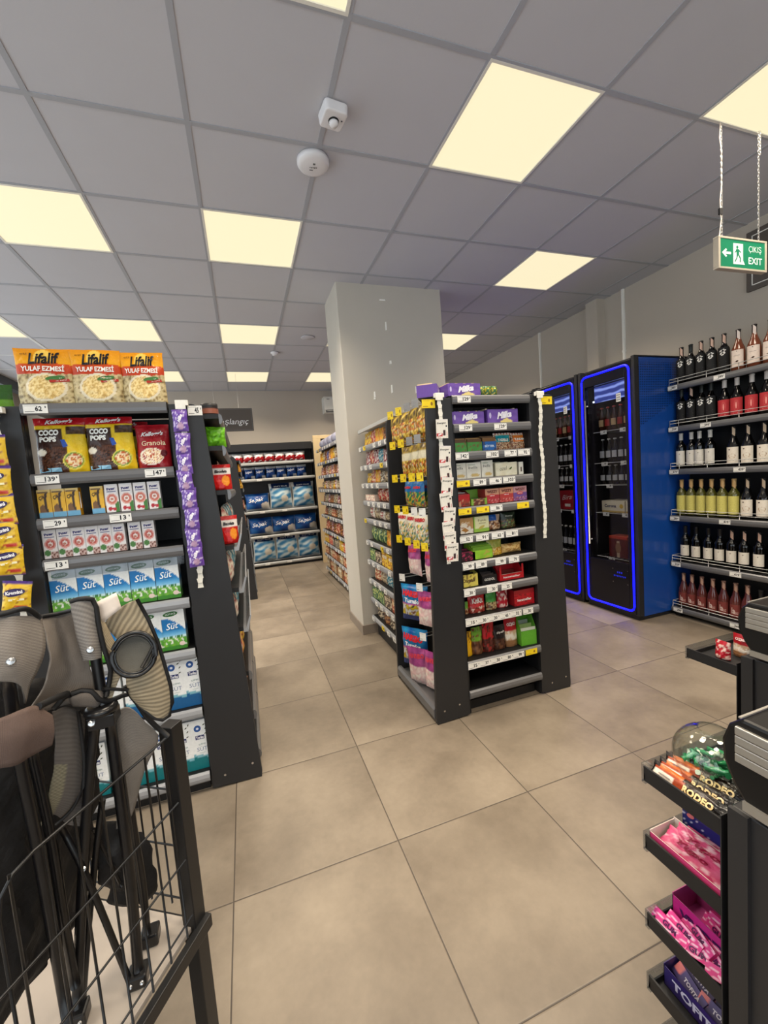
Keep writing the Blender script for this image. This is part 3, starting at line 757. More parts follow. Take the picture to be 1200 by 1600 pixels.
D('grcream','chocolate_display_box','chocolate box',carton(.098,.08,.088,lambda u,v:(150,190,70) if v<.22 or u<.08 else (228,224,176),(140,180,66),(216,214,160),10,10,lambda b,F:(b.text('Fıstık',off(F,.006,.066),.055,.012,(110,90,44)),b.text('ezmesi',off(F,.006,.05),.045,.008,(110,90,44)),b.disc(off(F,.0,.026,.4),.022,.008,(200,180,90),10))))
D('blnut','nut_packet','nut packet',pouch(.097,.085,.05,lambda u,v:(34,84,160) if v>.62 and u<.7 else nuts((176,150,130),5)(u,v*.9),14,12,seed=7),'film')
D('dgnut','nut_packet','nut packet',pouch(.1,.09,.05,lambda u,v:(34,44,30) if v>.5 else speck([(60,90,40),(40,50,34),(104,70,44),(120,140,80)],12,None,3)(u,v),14,12,lambda b,F:b.text('Antep',off(F,0,.068),.05,.010,(220,220,200)),seed=8),'film')
D('pkblack','chocolate_display_box','chocolate box',display(.1,.1,.045,.075,blot((52,26,32),(190,60,96),8,.2),(60,30,36),4,.055,None,barc2=(150,50,80)))
D('lime','chocolate_display_box','chocolate box',display(.13,.1,.05,.08,blot((140,190,50),(196,170,80),6,.25),(150,196,56),6,.078,None,barc2=(110,156,44)))
D('yelnut','nut_packet','nut packet',pouch(.102,.095,.05,lambda u,v:speck([(214,160,40),(230,190,80),(190,130,40),(236,220,150)],9,None,4)(u,v) if v<.5 else mix((206,190,90),(150,160,60),N(u*5,v*5)+.5),14,12,seed=9),'film')
D('biscuit','biscuit_packet','biscuit packet',pouch(.14,.055,.05,lambda u,v:speck([(206,160,90),(226,190,120),(186,130,70)],8,None,8)(u,v),14,8,stand=False,seed=3),'film')
D('yelbox','chocolate_display_box','chocolate box',display(.115,.1,.07,.085,lambda u,v:(222,204,96) if N(u*7,v*9)<.2 else (120,90,50),(40,34,30),3,.07,'Damak',(90,60,40)))
D('blackbox','chocolate_display_box','chocolate box',display(.1,.1,.045,.085,lambda u,v:(28,26,28),(80,70,66),4,.05,'GODOL',(220,216,206)))
def redtray(w,hf,hb,t):
    b=display(w,.1,hf,hb,lambda u,v:(186,22,32),(150,50,44),2,hf*1.1,t,(240,225,220),barc2=(220,200,190))
    for sx in (-1,1): b.box(sx*w/2-.012*(sx>0)-0*(sx<0),sx*w/2+.012*(sx<0),-.051,-.0495,0,hb,(186,22,32))
    return b
D('redtray','biscuit_display_box','biscuit box',redtray(.165,.035,.085,'hanımeller'))
D('redbox','biscuit_display_box','biscuit box',carton(.142,.09,.095,lambda u,v:(150,24,30) if v>.72 else ((186,22,34) if N(u*8,v*12)<.25 else (120,20,26)),(150,20,28),(120,30,30),12,8,lambda b,F:b.text('hanımeller',off(F,0,.034),.10,.016,(240,225,220),bold=.03)))
D('smallgreen','candy_bag','candy bag',pouch(.068,.07,.035,lambda u,v:(110,170,60) if v>.45 else speck([(90,50,30),(150,90,50),(226,200,160)],9,None,2)(u,v),10,10,seed=4),'film')
D('redtub','candy_bag','candy bag',pouch(.113,.118,.06,lambda u,v:(186,26,30) if v>.3 else speck([(226,210,190),(170,60,50),(110,40,30)],9,None,2)(u,v),14,14,lambda b,F:(b.text('KitKit',off(F,0,.07),.07,.03,(240,225,215),bold=.04),),seed=4),'film')
D('greentub','candy_bag','candy bag',pouch(.072,.112,.05,lambda u,v:(66,150,60) if v>.4 else speck([(90,60,40),(200,180,130),(120,60,30)],9,None,5)(u,v),10,14,seed=6),'film')
D('redbag','candy_bag','candy bag',pouch(.076,.104,.05,lambda u,v:(176,30,44) if N(u*5,v*5,2)<.15 else (226,190,180),10,14,seed=7),'film')
D('yelbag','candy_bag','candy bag',pouch(.074,.142,.05,lambda u,v:(222,168,20) if (v<.55 or N(u*6,v*9)<0) else (120,84,20),10,16,seed=8),'film')
D('grbrbag','candy_bag','candy bag',pouch(.072,.158,.05,lambda u,v:(110,160,50) if v>.5 and N(u*5,v*8)<.2 else speck([(70,40,28),(104,66,44),(130,90,60)],7,None,1)(u,v),10,16,seed=9),'film')
D('rdbrbag','candy_bag','candy bag',pouch(.078,.175,.055,lambda u,v:(176,26,34) if v>.45 and N(u*5,v*8,2)<.2 else speck([(90,34,28),(60,34,26),(150,50,44)],7,None,1)(u,v),10,16,seed=10),'film')
D('bkbrbag','candy_bag','candy bag',pouch(.086,.142,.055,lambda u,v:(36,28,28) if v>.45 else speck([(80,50,36),(60,34,26),(104,66,44)],7,None,1)(u,v),10,16,lambda b,F:b.text('Siyah',off(F,0,.1,.1),.055,.014,(220,214,206),bold=.03,shear=.2),seed=11),'film')
D('rdwhbag','candy_bag','candy bag',pouch(.09,.172,.05,lambda u,v:(166,26,36) if v>.55 else (speck([(226,218,204),(200,170,140)],7,None,1)(u,v) if v>.25 else (140,100,66)),12,16,lambda b,F:b.text('OZMO',off(F,0,.135),.06,.02,(226,200,196),bold=.05),seed=12),'film')
b=display(.105,.1,.09,.18,lambda u,v:(90,160,44),(150,176,110),3,.12,None,barc2=(200,206,190)); D('greenbox','candy_display_box','candy box',b)

# generic snack packs for the busy shelves -------------------------------
PAL=[((206,120,30),(230,190,60)),((176,40,34),(226,190,150)),((90,50,36),(190,130,70)),((70,60,110),(180,170,200)),((216,180,50),(150,60,30)),((50,90,60),(190,200,120)),((160,70,40),(236,214,170)),((40,120,140),(220,230,220)),((120,34,40),(240,220,210)),((196,176,140),(110,80,60)),((60,44,36),(206,190,160)),((226,214,196),(170,50,50))]
for i,(a,c) in enumerate(PAL):
    D('pack%d'%i,'snack_packet','snack packet',pouch(.1,.13,.05,blot(a,c,7,.12,i),8,9,lambda b,F,c=c,a=a:(b.quad(off(F,0,.082),-.034,.034,-.009,.009,c if sum(c)>sum(a) else (230,220,200)),),seed=i+1,stand=i%2==0),'film')
    D('cbox%d'%i,'snack_box','snack box',carton(.1,.09,.1,blot(a,c,6,.1,i),a,None,6,6,lambda b,F,a=a,c=c:(b.quad(F,-.035,.035,.058,.078,c if sum(c)>sum(a) else (230,220,200)),b.quad(F,-.02,.02,.064,.07,a))))
# paper goods -------------------------------------------------------------
D('redroll','paper_towel_pack','tissue pack',pouch(.165,.15,.12,lambda u,v:(232,228,224) if v>.62 or v<.1 else ((178,30,38) if N(u*4,v*4,3)<.25 else (236,226,224)),10,10,lambda b,F:b.text('1',off(F,.02,.06,.1),.03,.06,(245,240,240),bold=.06),stand=False,seed=2,crumple=.003),'film')
D('blueroll','tissue_pack','tissue pack',pouch(.15,.175,.12,lambda u,v:(226,228,230) if v>.82 or (u>.6 and v<.25) else mix((18,54,124),(40,90,160),N(u*4,v*4)+.5),10,12,lambda b,F:b.text('Selpak',off(F,-.01,.10,.15),.11,.045,(236,240,246),bold=.02,shear=.4),stand=False,seed=3,crumple=.003),'film')
def selp(u,v):
    if v<.14 or u>.97: return (222,222,220)
    if u>.62 and math.hypot((u-.85)/.22,(v-.28)/.2)<1: return (220,214,204)
    return mix((16,58,130),(44,108,176),N(u*3,v*4)+.5)
D('selpak','tissue_pack','tissue pack',pouch(.37,.265,.2,selp,18,14,lambda b,F:b.text('Selpak',off(F,-.02,.165,.1),.23,.075,(236,240,246),bold=.02,shear=.4),stand=False,seed=5,crumple=.004),'film')
def sea(u,v):
    if u<.06 or u>.94 or v<.05: return (224,226,222)
    if v>.82: return (20,44,96) if .1<u<.9 else (224,226,222)
    if math.hypot((u-.64)/.16,(v-.4)/.13)<1: return (214,206,190)
    return mix((62,132,180),(220,236,240),(N(u*3+v*2,v*8-u*3,2)+.3)*1.6)
D('seatissue','toilet_roll_pack','tissue pack',pouch(.36,.42,.22,sea,22,20,lambda b,F:b.text('SOFT PLUS',off(F,0,.37),.2,.02,(225,232,240),bold=.02),stand=False,seed=6,crumple=.004),'film')
# hanging candy bags -----------------------------------------------------
def goldb(u,v,s=0): return speck([(60,44,20),(190,150,40),(226,196,90),(120,80,26),(206,110,40),(220,206,160)],9,None,s)(u,v) if v<.7 else mix((206,176,60),(80,60,26),N(u*6,v*6,s)+.5)
D('hgold','candy_bag','candy bag',pouch(.135,.19,.05,lambda u,v:goldb(u,v,1),10,14,stand=False,seed=1,crumple=.006),'film')
D('hgold2','candy_bag','candy bag',pouch(.125,.185,.05,lambda u,v:(206,198,170) if .55<v<.78 else goldb(u,v,4),10,14,stand=False,seed=2,crumple=.006),'film')
D('hblue','candy_bag','candy bag',pouch(.12,.15,.05,lambda u,v:((36,100,160) if v>.6 else speck([(70,130,60),(206,180,50),(40,110,90),(190,50,44)],8,None,2)(u,v)),10,12,lambda b,F:b.text('HARİBO',off(F,0,.115),.08,.018,(196,44,50),bold=.06),stand=False,seed=3),'film')
D('hwhite','candy_bag','candy bag',pouch(.125,.185,.045,lambda u,v:((226,220,200) if v>.7 else speck([(226,214,180),(216,180,50),(70,130,110),(236,226,206),(206,150,120)],8,None,2)(u,v)),10,14,lambda b,F:b.text('HARIBO',off(F,0,.155),.095,.022,(186,36,44),bold=.06),stand=False,seed=4),'film')
D('hpink','candy_bag','candy bag',pouch(.14,.19,.06,lambda u,v:(mix((120,50,104),(180,80,140),N(u*5,v*5)+.5) if v>.55 else speck([(236,214,206),(226,190,186),(240,228,216)],6,None,3)(u,v)),10,14,lambda b,F:b.text('HARIBO',off(F,0,.155,.1),.095,.024,(206,60,80),bold=.06),stand=False,seed=5,crumple=.006),'film')
def turn(u,v):
    if v<.16: return (24,50,110)
    if v<.45: return speck([(60,60,60),(206,186,30),(176,150,40),(200,200,200),(120,70,40)],6,None,3)(u,v)
    if v<.5: return (186,80,140)
    return mix((20,70,140),(40,140,190),N(u*4,v*4)+.5+.5*(v-.6))
D('hturnike','candy_bag','candy bag',pouch(.2,.235,.07,turn,14,18,lambda b,F:(b.text('HARIBO',off(F,0,.18,-.08),.15,.04,(206,44,54),bold=.08),b.text('Turnike',off(F,.0,.135,-.08),.12,.028,(236,240,246),bold=.04)),stand=False,seed=6,crumple=.006),'film')

# bottles ------------------------------------------------------------------
def bottleprof(r,h,kind='bdx'):
    nr=.0135
    if kind=='bdx': return [(0,.004),(r*.8,0),(r,.004),(r,h*.58),(r*.96,h*.63),(r*.62,h*.70),(nr*1.1,h*.76),(nr,h*.80),(nr,h*.965),(nr+.0015,h*.97),(nr+.0015,h*.99),(nr*.8,h),(0,h)]
    if kind=='bur': return [(0,.004),(r*.8,0),(r,.004),(r,h*.46),(r*.9,h*.55),(r*.6,h*.66),(nr*1.2,h*.76),(nr,h*.82),(nr,h*.965),(nr+.0015,h*.97),(nr+.0015,h*.99),(nr*.8,h),(0,h)]
def bottle(key,r,h,glass,lab,cap,kind='bdx',deco=None,lz=(.10,.46),la=1.0,strip=None,name='wine_bottle',cat='bottle',capz=.80,seal=True):
    b=MB(); b.lathe(bottleprof(r,h,kind),18,caps=False); parts=[('bottle_body',b.mesh('bottle_body',M[glass]))]
    b=MB()
    if lab:
        z0,z1=h*lz[0],h*lz[1]; A=la
        b.quadgrid(lambda u,v:((r+.0006)*math.sin((u-.5)*2*A),-(r+.0006)*math.cos((u-.5)*2*A),z0+(z1-z0)*v),12,8,lab)
        def F(x,z): a=x/r; return ((r+.0011)*math.sin(a),-(r+.0011)*math.cos(a),z)
        if deco: deco(b,F,z0,z1)
        parts.append(('label',b.mesh('label',M['matte'])))
    b=MB(); nr=.0135
    b.lathe([(nr+.001,h*capz),(nr+.001,h*.963),(nr+.0028,h*.97),(nr+.0028,h*.992),(nr*.8,h+.001),(0,h+.001)],14,cap,caps=False)
    if strip: b.quadgrid(lambda u,v:((nr+.0034)*math.sin((u-.5)*1.1+.3),-(nr+.0034)*math.cos((u-.5)*1.1+.3),h*(.80+.19*v)-(.02*(u)) ),3,1,strip)
    parts.append(('capsule',b.mesh('capsule',M['card'])))
    reg(key,name,cat,parts)
def d_fig(b,F,z0,z1):
    c=(226,224,218)
    for (x,z,rx,rz,r) in ((-.012,.86,.011,.004,.6),(.0,.80,.013,.005,-.5),(.006,.90,.006,.004,0),(.010,.76,.006,.010,.3),(-.010,.74,.006,.009,-.5),(.014,.86,.008,.004,.2),(.0,.68,.010,.005,.4)):
        G=off(F,x,z0+(z1-z0)*z,r); b.disc(G,rx,rz,c,9)
    for z in (.25,.37,.12): b.quad(F,-.02,.02,z0+(z1-z0)*z,z0+(z1-z0)*(z+.025),(110,108,104))
bottle('wblack',.0365,.302,'glass_dark',(16,15,16),(24,22,24),'bdx',d_fig,lz=(.08,.66),la=1.1,strip=(206,170,150))
bottle('wblack2',.0365,.302,'glass_dark',(16,15,16),(30,34,32),'bdx',d_fig,lz=(.08,.66),la=1.1)
def d_bird(b,F,z0,z1):
    h=z1-z0; b.disc(off(F,.002,z0+h*.32,.4),.009,.006,(70,44,30),9); b.poly([F(-.016,z0+h*.3),F(-.004,z0+h*.28),F(0,z0+h*.36)],(60,40,30)); b.text('VERDURA',off(F,0,z0+h*.66),.04,.006,(120,90,80)); b.disc(off(F,0,z0+h*.92),.004,.003,(60,44,40),8)
    b.quad(F,-.012,.012,z0+h*.55,z0+h*.56,(150,120,110))
bottle('wrose',.042,.30,'glass_rose',(232,214,200),(40,28,26),'bur',d_bird,lz=(.10,.50),la=.95,strip=(226,210,200))
def d_red(b,F,z0,z1):
    h=z1-z0; b.disc(off(F,.004,z0+h*.55),.015,h*.34,(186,66,66),12); b.disc(off(F,.004,z0+h*.55),.004,h*.2,(226,150,140),8); b.quad(F,-.014,.014,z0+h*.1,z0+h*.14,(226,150,140))
bottle('wred',.040,.30,'glass_dark',(180,44,50),(214,206,200),'bur',d_red,lz=(.08,.50),la=1.1)
def d_w(b,F,z0,z1):
    h=z1-z0; b.disc(off(F,-.001,z0+h*.78),.004,.004,(120,110,100),8)
    for z,w in ((.55,.014),(.42,.012),(.22,.01),(.16,.012)): b.quad(F,-w,w,z0+h*z,z0+h*(z+.02),(150,140,130))
bottle('wwhite',.0365,.295,'glass_dark',(226,220,208),(222,218,210),'bdx',d_w,lz=(.10,.50),la=1.05)
def d_v(b,F,z0,z1):
    h=z1-z0; b.disc(off(F,-.016,z0+h*.84),.006,.004,(60,40,36),8); b.disc(off(F,0,z0+h*.45),.022,h*.14,(176,150,120),12); b.disc(off(F,.0,z0+h*.34),.018,h*.08,(196,176,150),12); b.quad(F,-.012,.012,z0+h*.14,z0+h*.17,(150,110,80))
bottle('wview',.042,.30,'glass_dark',(226,216,200),(30,26,26),'bur',d_v,lz=(.08,.48),la=.95,strip=(206,180,150))
def d_y(b,F,z0,z1):
    h=z1-z0; b.quad(F,-.02,.02,z0+h*.70,z0+h*.73,(140,130,50)); b.poly([F(-.02,z0+h*.2),F(.0,z0+h*.3),F(.02,z0+h*.22),F(.02,z0+h*.18),F(0,z0+h*.25),F(-.02,z0+h*.16)],(226,216,140))
    b.quad(F,-.014,.012,z0+h*.5,z0+h*.53,(150,140,60))
bottle('wyellow',.0375,.30,'glass_green',(206,196,104),(196,160,104),'bdx',d_y,lz=(.10,.56),la=1.1,strip=(214,170,110))
bottle('wdark',.0365,.30,'glass_dark',(216,208,194),(26,24,26),'bdx',d_w,lz=(.16,.46),la=1.0,strip=(196,160,140))
bottle('wdark2',.0365,.30,'glass_dark',(216,208,194),(26,24,26),'bdx',d_w,lz=(.16,.46),la=1.0)
def d_p(b,F,z0,z1):
    h=z1-z0; b.text('la',off(F,-.006,z0+h*.5),.022,h*.5,(214,190,180),bold=.02); b.text('buz',off(F,.014,z0+h*.36),.02,h*.3,(206,170,160))
bottle('wpink',.038,.285,'glass_pink',(120,50,44),(140,104,90),'bur',d_p,lz=(.08,.42),la=1.0,strip=(190,150,130))
def d_t(b,F,z0,z1):
    h=z1-z0; b.text('T',off(F,0,z0+h*.65),.01,h*.24,(60,60,60),bold=.02); b.quad(F,-.014,.014,z0+h*.3,z0+h*.34,(120,120,110))
bottle('wtlabel',.040,.27,'glass_dark',(206,204,190),(30,30,30),'bur',d_t,lz=(.16,.46),la=1.0)
# cooled drinks
def beer(key,glass,lab,cap,h=.22,r=.028):
    b=MB(); b.lathe([(0,.003),(r*.85,0),(r,.004),(r,h*.55),(r*.8,h*.66),(.0125,h*.82),(.0125,h*.96),(0,h*.96)],12,caps=False); parts=[('bottle_body',b.mesh('bottle_body',M[glass]))]
    b=MB(); b.quadgrid(lambda u,v:((r+.0006)*math.sin((u-.5)*2.2),-(r+.0006)*math.cos((u-.5)*2.2),h*(.2+.28*v)),8,3,lab); parts.append(('label',b.mesh('label',M['matte'])))
    b=MB(); b.lathe([(.0145,h*.945),(.0145,h*.985),(.010,h),(0,h)],12,cap,caps=False); parts.append(('cap',b.mesh('cap',M['card'])))
    reg(key,'beer_bottle','bottle',parts)
M['glass_brown']=mat('brown_bottle_glass',(70,34,16),.08,spec=.8)
beer('beer1','glass_brown',(206,170,120),(190,60,40)); beer('beer2','glass_dark',(190,190,190),(200,196,190)); beer('beer3','glass_brown',(170,40,34),(206,60,40)); 
b=MB(); b.lathe([(0,.002),(.026,0),(.032,.006),(.032,.148),(.027,.158),(.027,.16),(0,.157)],16,lambda u,z:(196,190,186) if z>.152 or z<.006 else (170,30,36),caps=False); reg('can','beverage_can','can',[('b',b.mesh('beverage_can',M['card']))])
D('corona','beer_carton','beer carton',carton(.25,.2,.108,lambda u,v:(226,216,190) if v>.16 else (190,160,90),(214,204,180),None,12,8,lambda b,F:(b.text('Corona',off(F,-.03,.062),.13,.03,(40,44,90),bold=.03),b.disc(off(F,.09,.06),.02,.02,(206,170,60)))))
D('sixpack','can_multipack','can pack',carton(.2,.13,.2,lambda u,v:(190,60,40) if v>.88 else ((206,180,150) if abs(u-.5)<.08 and v<.8 else mix((84,22,22),(110,34,30),N(u*4,v*4)+.5)),(80,22,22),(206,90,60),10,10,lambda b,F:b.disc(off(F,0,.09),.03,.05,(150,110,80))))
D('pepsired','can_multipack','can pack',carton(.2,.13,.2,lambda u,v:(150,24,34) if N(u*3,v*3)<.3 else (130,20,30),(110,20,26),(150,30,40),8,8,lambda b,F:(b.text('Bira',off(F,0,.13,.1),.14,.05,(214,190,186),shear=.4),b.quad(F,-.03,.05,.03,.06,(206,196,190)))))
# ------------------------------------------------------------------ shelving units
RAILP=[(0,-.045),(-.006,-.047),(-.013,-.038),(-.016,-.024),(-.013,-.008),(-.005,0),(0,0)]
def tagmesh(txt,kind,w=.08,h=.034):
    b=MB(); c={'w':(232,230,224),'y':(236,206,30),'g':(140,138,136)}[kind]
    b.box(-w/2,w/2,-.0012,0,-h/2,h/2,c)
    F=front(-.0012,e=.0005)
    if txt:
        b.text(txt,off(F,w*.12,.001),w*.145*len(txt),h*.56,(36,34,34),bold=.03); b.quad(F,w*.38,w*.43,h*.08,h*.3,(70,70,70))
    if kind=='y' : b.disc(off(F,w*.24,0),w*.09,h*.22,(150,110,20),8)
    b.quad(F,-w*.44,-w*.05,-h*.34,-h*.26,(120,118,114) if kind!='y' else (170,130,20)); b.quad(F,-w*.44,w*.1,h*.33,h*.37,(160,158,150) if kind!='y' else (176,140,30))
    return b.mesh('price_tag',M['card'])
_tm={}
def ptag(par,x,y,z,txt,kind='w',w=.08,h=.034,rx=0.0,rz=0.0,label=None):
    k=(txt,kind,w,h)
    if k not in _tm: _tm[k]=tagmesh(*k)
    o=bpy.data.objects.new('price_tag',_tm[k]); COL.objects.link(o); o.parent=par; o.location=(x,y,z); o.rotation_euler=(rx,0,rz)
    if kind=='y': o['label']='yellow offer price tag'
    return o
def shelf(par,x0,x1,z,d,y0=0.0,rail='rail',tags=(),tilt=0):
    b=MB(); b.box(x0,x1,y0,y0+d,z-.022,z-.001); b.box(x0,x1,y0,y0+.006,z-.045,z-.001)
    o=b.build('shelf',M['blackmetal'],par)
    b=MB(); b.prism(RAILP,lambda p,t:(x0+.002+(x1-x0-.004)*t,y0+p[0],z+p[1]),smooth=False); r=b.build('price_rail',M[rail],o)
    for tg in tags:
        x,txt=tg[0],tg[1]; kind=tg[2] if len(tg)>2 else 'w'; w=tg[3] if len(tg)>3 else .08
        ptag(o,x,y0-.0165,z-.024,txt,kind,w=w)
    return o
def brackets(par,x,zs,d,y0): pass
def taper(x_in,x_top,x_bot,H=1.775,r=.045,n=6):
    """end panel outline (x,z): straight inner edge, tapering rounded outer edge"""
    s=1 if x_bot>x_in else -1
    pts=[(x_in,.012),(x_bot-.004*s,.0),(x_bot,.03)]
    for k in range(n+1):
        a=math.radians(90*k/n); pts.append((x_top+s*(-r+r*math.cos(a)), H-r+r*math.sin(a)))
    pts.append((x_in,H)); return pts
def endpanel(par,L,pts,y0,y1,screws=(),label=None):
    b=MB(); P=pts if pts[1][0]>pts[0][0] else pts[::-1]
    b.prism([(p[0]-L[0],p[1]) for p in P],lambda p,t:(p[0],y0-L[1]+(y1-y0)*t,p[1])); o=b.build('end_panel',M['black'],par,bevel=.0015,label=label)
    if screws:
        b=MB()
        for (x,z) in screws: b.lathe([(0,0),(.006,.001),(.006,.003),(0,.0035)],10)
        # lay screws on the panel face
        b=MB()
        for (x,z) in screws: b.disc(lambda a,c,x=x,z=z:(x-L[0]+a,y0-L[1]-.0016,z+c),.0055,.0055,(200,200,200),10); 
        b.build('screw',M['steel'],o)
    return o
# ---- left end unit, shelves towards the camera
LZ=[1.785,1.508,1.330,1.162,.925,.69,.41,.10]
U=(-.785,2.0,0); e=empty('gondola_shelving',U,0,'black shelf end unit on the left stocked with oat bags, cereal and milk cartons','shelving')
LU=e
tg={0:[(.045,'62')],1:[(.05,'139'),(.435,'147')],2:[(.055,'29'),(.285,'13')],3:[(.04,'13')]}
for k,z in enumerate(LZ):
    shelf(e,-.010,.508,z,.30,y0=.004,rail='rail' if k<4 else 'railclear',tags=tg.get(k,()))
b=MB(); b.box(-.02,.512,.31,.33,0,1.76); b.build('back_panel',M['blackmetal'],e)
b=MB(); b.box(.01,.5,.03,.3,.0,.05); b.build('plinth',M['blackmetal'],e)
endpanel(e,U,taper(-.273,-.139,-.050,1.775),2.0,2.024,screws=((-.215,.06),(-.09,.08)))
endpanel(e,U,taper(-.798,-.925,-1.02,1.775),2.0,2.024)
b=MB(); 
b.box(-.016,-.011,.02,.05,.02,1.75); b.build('upright',M['blackmetal'],e); b=MB(); b.box(.506,.512,.02,.05,.02,1.75); b.build('upright',M['blackmetal'],e)
# clear risers in front of the milk rows
b=MB()
for k in (4,5,6):
    z=LZ[k-1] if k>4 else 1.162
    b.box(.01,.505,.006,.009,z-.085 if k==4 else z-.045,z-.045)
b.build('clear_front_strip',M['clear'],e)
# ---- left run facing the aisle (+x)
OX,OY=-.055,2.03
RL=1.20
e=empty('aisle_shelving',(OX,OY,0),PI/2,'long black shelving run along left side of the aisle, seen edge-on','shelving')
RUNL=e
LRZ=[1.735,1.592,1.39,1.132,.93,.74,.52,.32,.12]
for k,z in enumerate(LRZ):
    y0=.004+.018*z/1.77
    b=MB(); b.box(0,RL,y0,.20,z-.022,z-.001); o=b.build('shelf',M['blackmetal'],e)
    b=MB()
    for s in range(2):
        xa=.004+s*.60; 
        if z>1.2 or k>=6: b.prism(RAILP,lambda p,t:(xa+.59*t,y0+p[0],z+p[1]))
        else: b.prism([(0,-.03),(-.02,-.03),(-.04,.045),(-.034,.048),(-.012,-.012),(0,-.012)],lambda p,t:(xa+.59*t,y0+p[0],z+p[1]))
    b.build('price_rail',M['rail'] if (z>1.2 or k>=6) else M['railclear'],o)
b=MB(); b.box(0,RL,.202,.216,0,1.76); b.build('back_panel',M['blackmetal'],e)
b=MB(); b.box(0,RL,.02,.2,0,.06); b.build('plinth',M['blackmetal'],e)
b=MB(); b.prism([(.216,0),(0,0),(.0,.03),(.1,1.735),(.125,1.775),(.216,1.775)],lambda p,t:(RL+.024*t,p[0],p[1])); b.build('end_panel',M['black'],e)
b=MB(); b.prism([(.2,0),(0.004,0.03),(.06,1.2),(.2,1.2)],lambda p,t:(.60+.01*t,p[0],p[1])); b.build('divider_panel',M['black'],e)
e=empty('aisle_shelving',(.03,5.32,0),PI/2,'second black shelving run at the far left end of the aisle','shelving')
b=MB(); b.prism([(.3,0),(0,0),(.0,.03),(.085,1.735),(.11,1.775),(.3,1.775)],lambda p,t:(.024*t,p[0],p[1])); b.build('end_panel',M['black'],e)
b=MB(); b.box(.024,1.5,.22,.24,0,1.76); b.build('back_panel',M['blackmetal'],e)
for z in LRZ: shelf(e,.03,1.5,z,.2,y0=.004+.05*z/1.77)

# ---- right end unit with hook bay
U=(1.087,2.0,0); e=empty('gondola_shelving',U,0,'black shelf end unit in the centre stocked with chocolate boxes and candy','shelving')
RU=e
RZ=[1.80,1.648,1.497,1.348,1.195,1.04,.888,.738,.568,.318,.145]
xr=lambda x:x-U[0]
tg={0:[(xr(1.165),'129')],1:[(xr(1.165),'129'),(xr(1.385),'129')],2:[(xr(1.133),'142'),(xr(1.323),'102'),(xr(1.443),'77'),(xr(1.533),'92')],
 3:[(xr(1.13),'','y'),(xr(1.233),'89'),(xr(1.335),'46'),(xr(1.425),'103')],4:[(xr(1.13),'','y'),(xr(1.243),'','y'),(xr(1.33),'86'),(xr(1.51),'','y')],
 5:[(xr(1.128),'52'),(xr(1.23),'91'),(xr(1.33),'62'),(xr(1.425),'81')],6:[(xr(1.132),'99','w',.07),(xr(1.214),'89','w',.07),(xr(1.34),'99','w',.07),(xr(1.43),'79','w',.07)],
 7:[(xr(1.13),'30','w',.07),(xr(1.275),'30','w',.07),(xr(1.372),'25','w',.07)],8:[(xr(1.13+.074*i),t,'w',.074) for i,t in enumerate(('15','30','30','45','32'))]+[(xr(1.51),'30','w',.07)],
 9:[(xr(1.13+.075*i),t,'w',.074) for i,t in enumerate(('15','37','30','80','99'))]+[(xr(1.52),'','y')]}
for k,z in enumerate(RZ): shelf(e,.008,.508,z,.26,y0=.004,tags=tg.get(k,()))
def perf(b,x0,x1,z0,z1,y,step=.03):
    pass
M['perf']=mat('perforated_black_back',(20,20,22),.5)
nt=M['perf'].node_tree; tc=nt.nodes.new('ShaderNodeTexCoord'); vo=nt.nodes.new('ShaderNodeTexVoronoi'); vo.inputs['Scale'].default_value=26; vo.inputs['Randomness'].default_value=0
cr=nt.nodes.new('ShaderNodeMath'); cr.operation='LESS_THAN'; cr.inputs[1].default_value=.17
mx=nt.nodes.new('ShaderNodeMixRGB'); mx.inputs[1].default_value=(*lin((26,26,28)),1); mx.inputs[2].default_value=(0.001,.001,.001,1)
nt.links.new(tc.outputs['Object'],vo.inputs['Vector']); nt.links.new(vo.outputs['Distance'],cr.inputs[0]); nt.links.new(cr.outputs[0],mx.inputs[0]); nt.links.new(mx.outputs[0],nt.nodes['Principled BSDF'].inputs['Base Color'])
b=MB(); b.box(0,.516,.27,.285,.0,1.79); b.build('back_panel',M['perf'],e)
b=MB(); b.box(.01,.5,.06,.26,.0,.05); b.build('plinth',M['blackmetal'],e)
endpanel(e,U,taper(1.0945,.945,.885,1.787),2.0,2.024,screws=((.935,.07),(1.03,.085)))
endpanel(e,U,taper(1.594,1.775,1.812,1.80),2.0,2.024,screws=((1.67,.06),(1.775,.075)))
endpanel(e,U,taper(1.12,.93,.885,1.79,r=.06),2.60,2.622)
b=MB(); b.box(.013,.028,.024,.6,0,1.79); b.build('side_back_panel',M['perf'],e)
b=MB(); b.box(-.19,.013,.024,.60,.05,.062); b.prism([(-.195,.015),(-.207,.03),(-.207,.075),(-.195,.09),(-.18,.09),(-.18,.015)],lambda p,t:(p[0],.024+.576*t,p[1])); b.build('base_tray',M['rail'],e)
b=MB(); b.box(.508,.52,.024,1.4,0,1.79); b.box(.52,.6,1.38,1.4,0,1.7); b.build('side_wall',M['blackmetal'],e)
for z in (.12,.5,.9,1.3,1.66):
    b=MB(); b.box(.52,.70,.03,1.38,z-.02,z); b.build('side_shelf',M['blackmetal'],e)
HY=[2.47,2.325,2.19,2.075]
HZ=[1.775,1.585,1.378,1.182,.99,.735,.435]
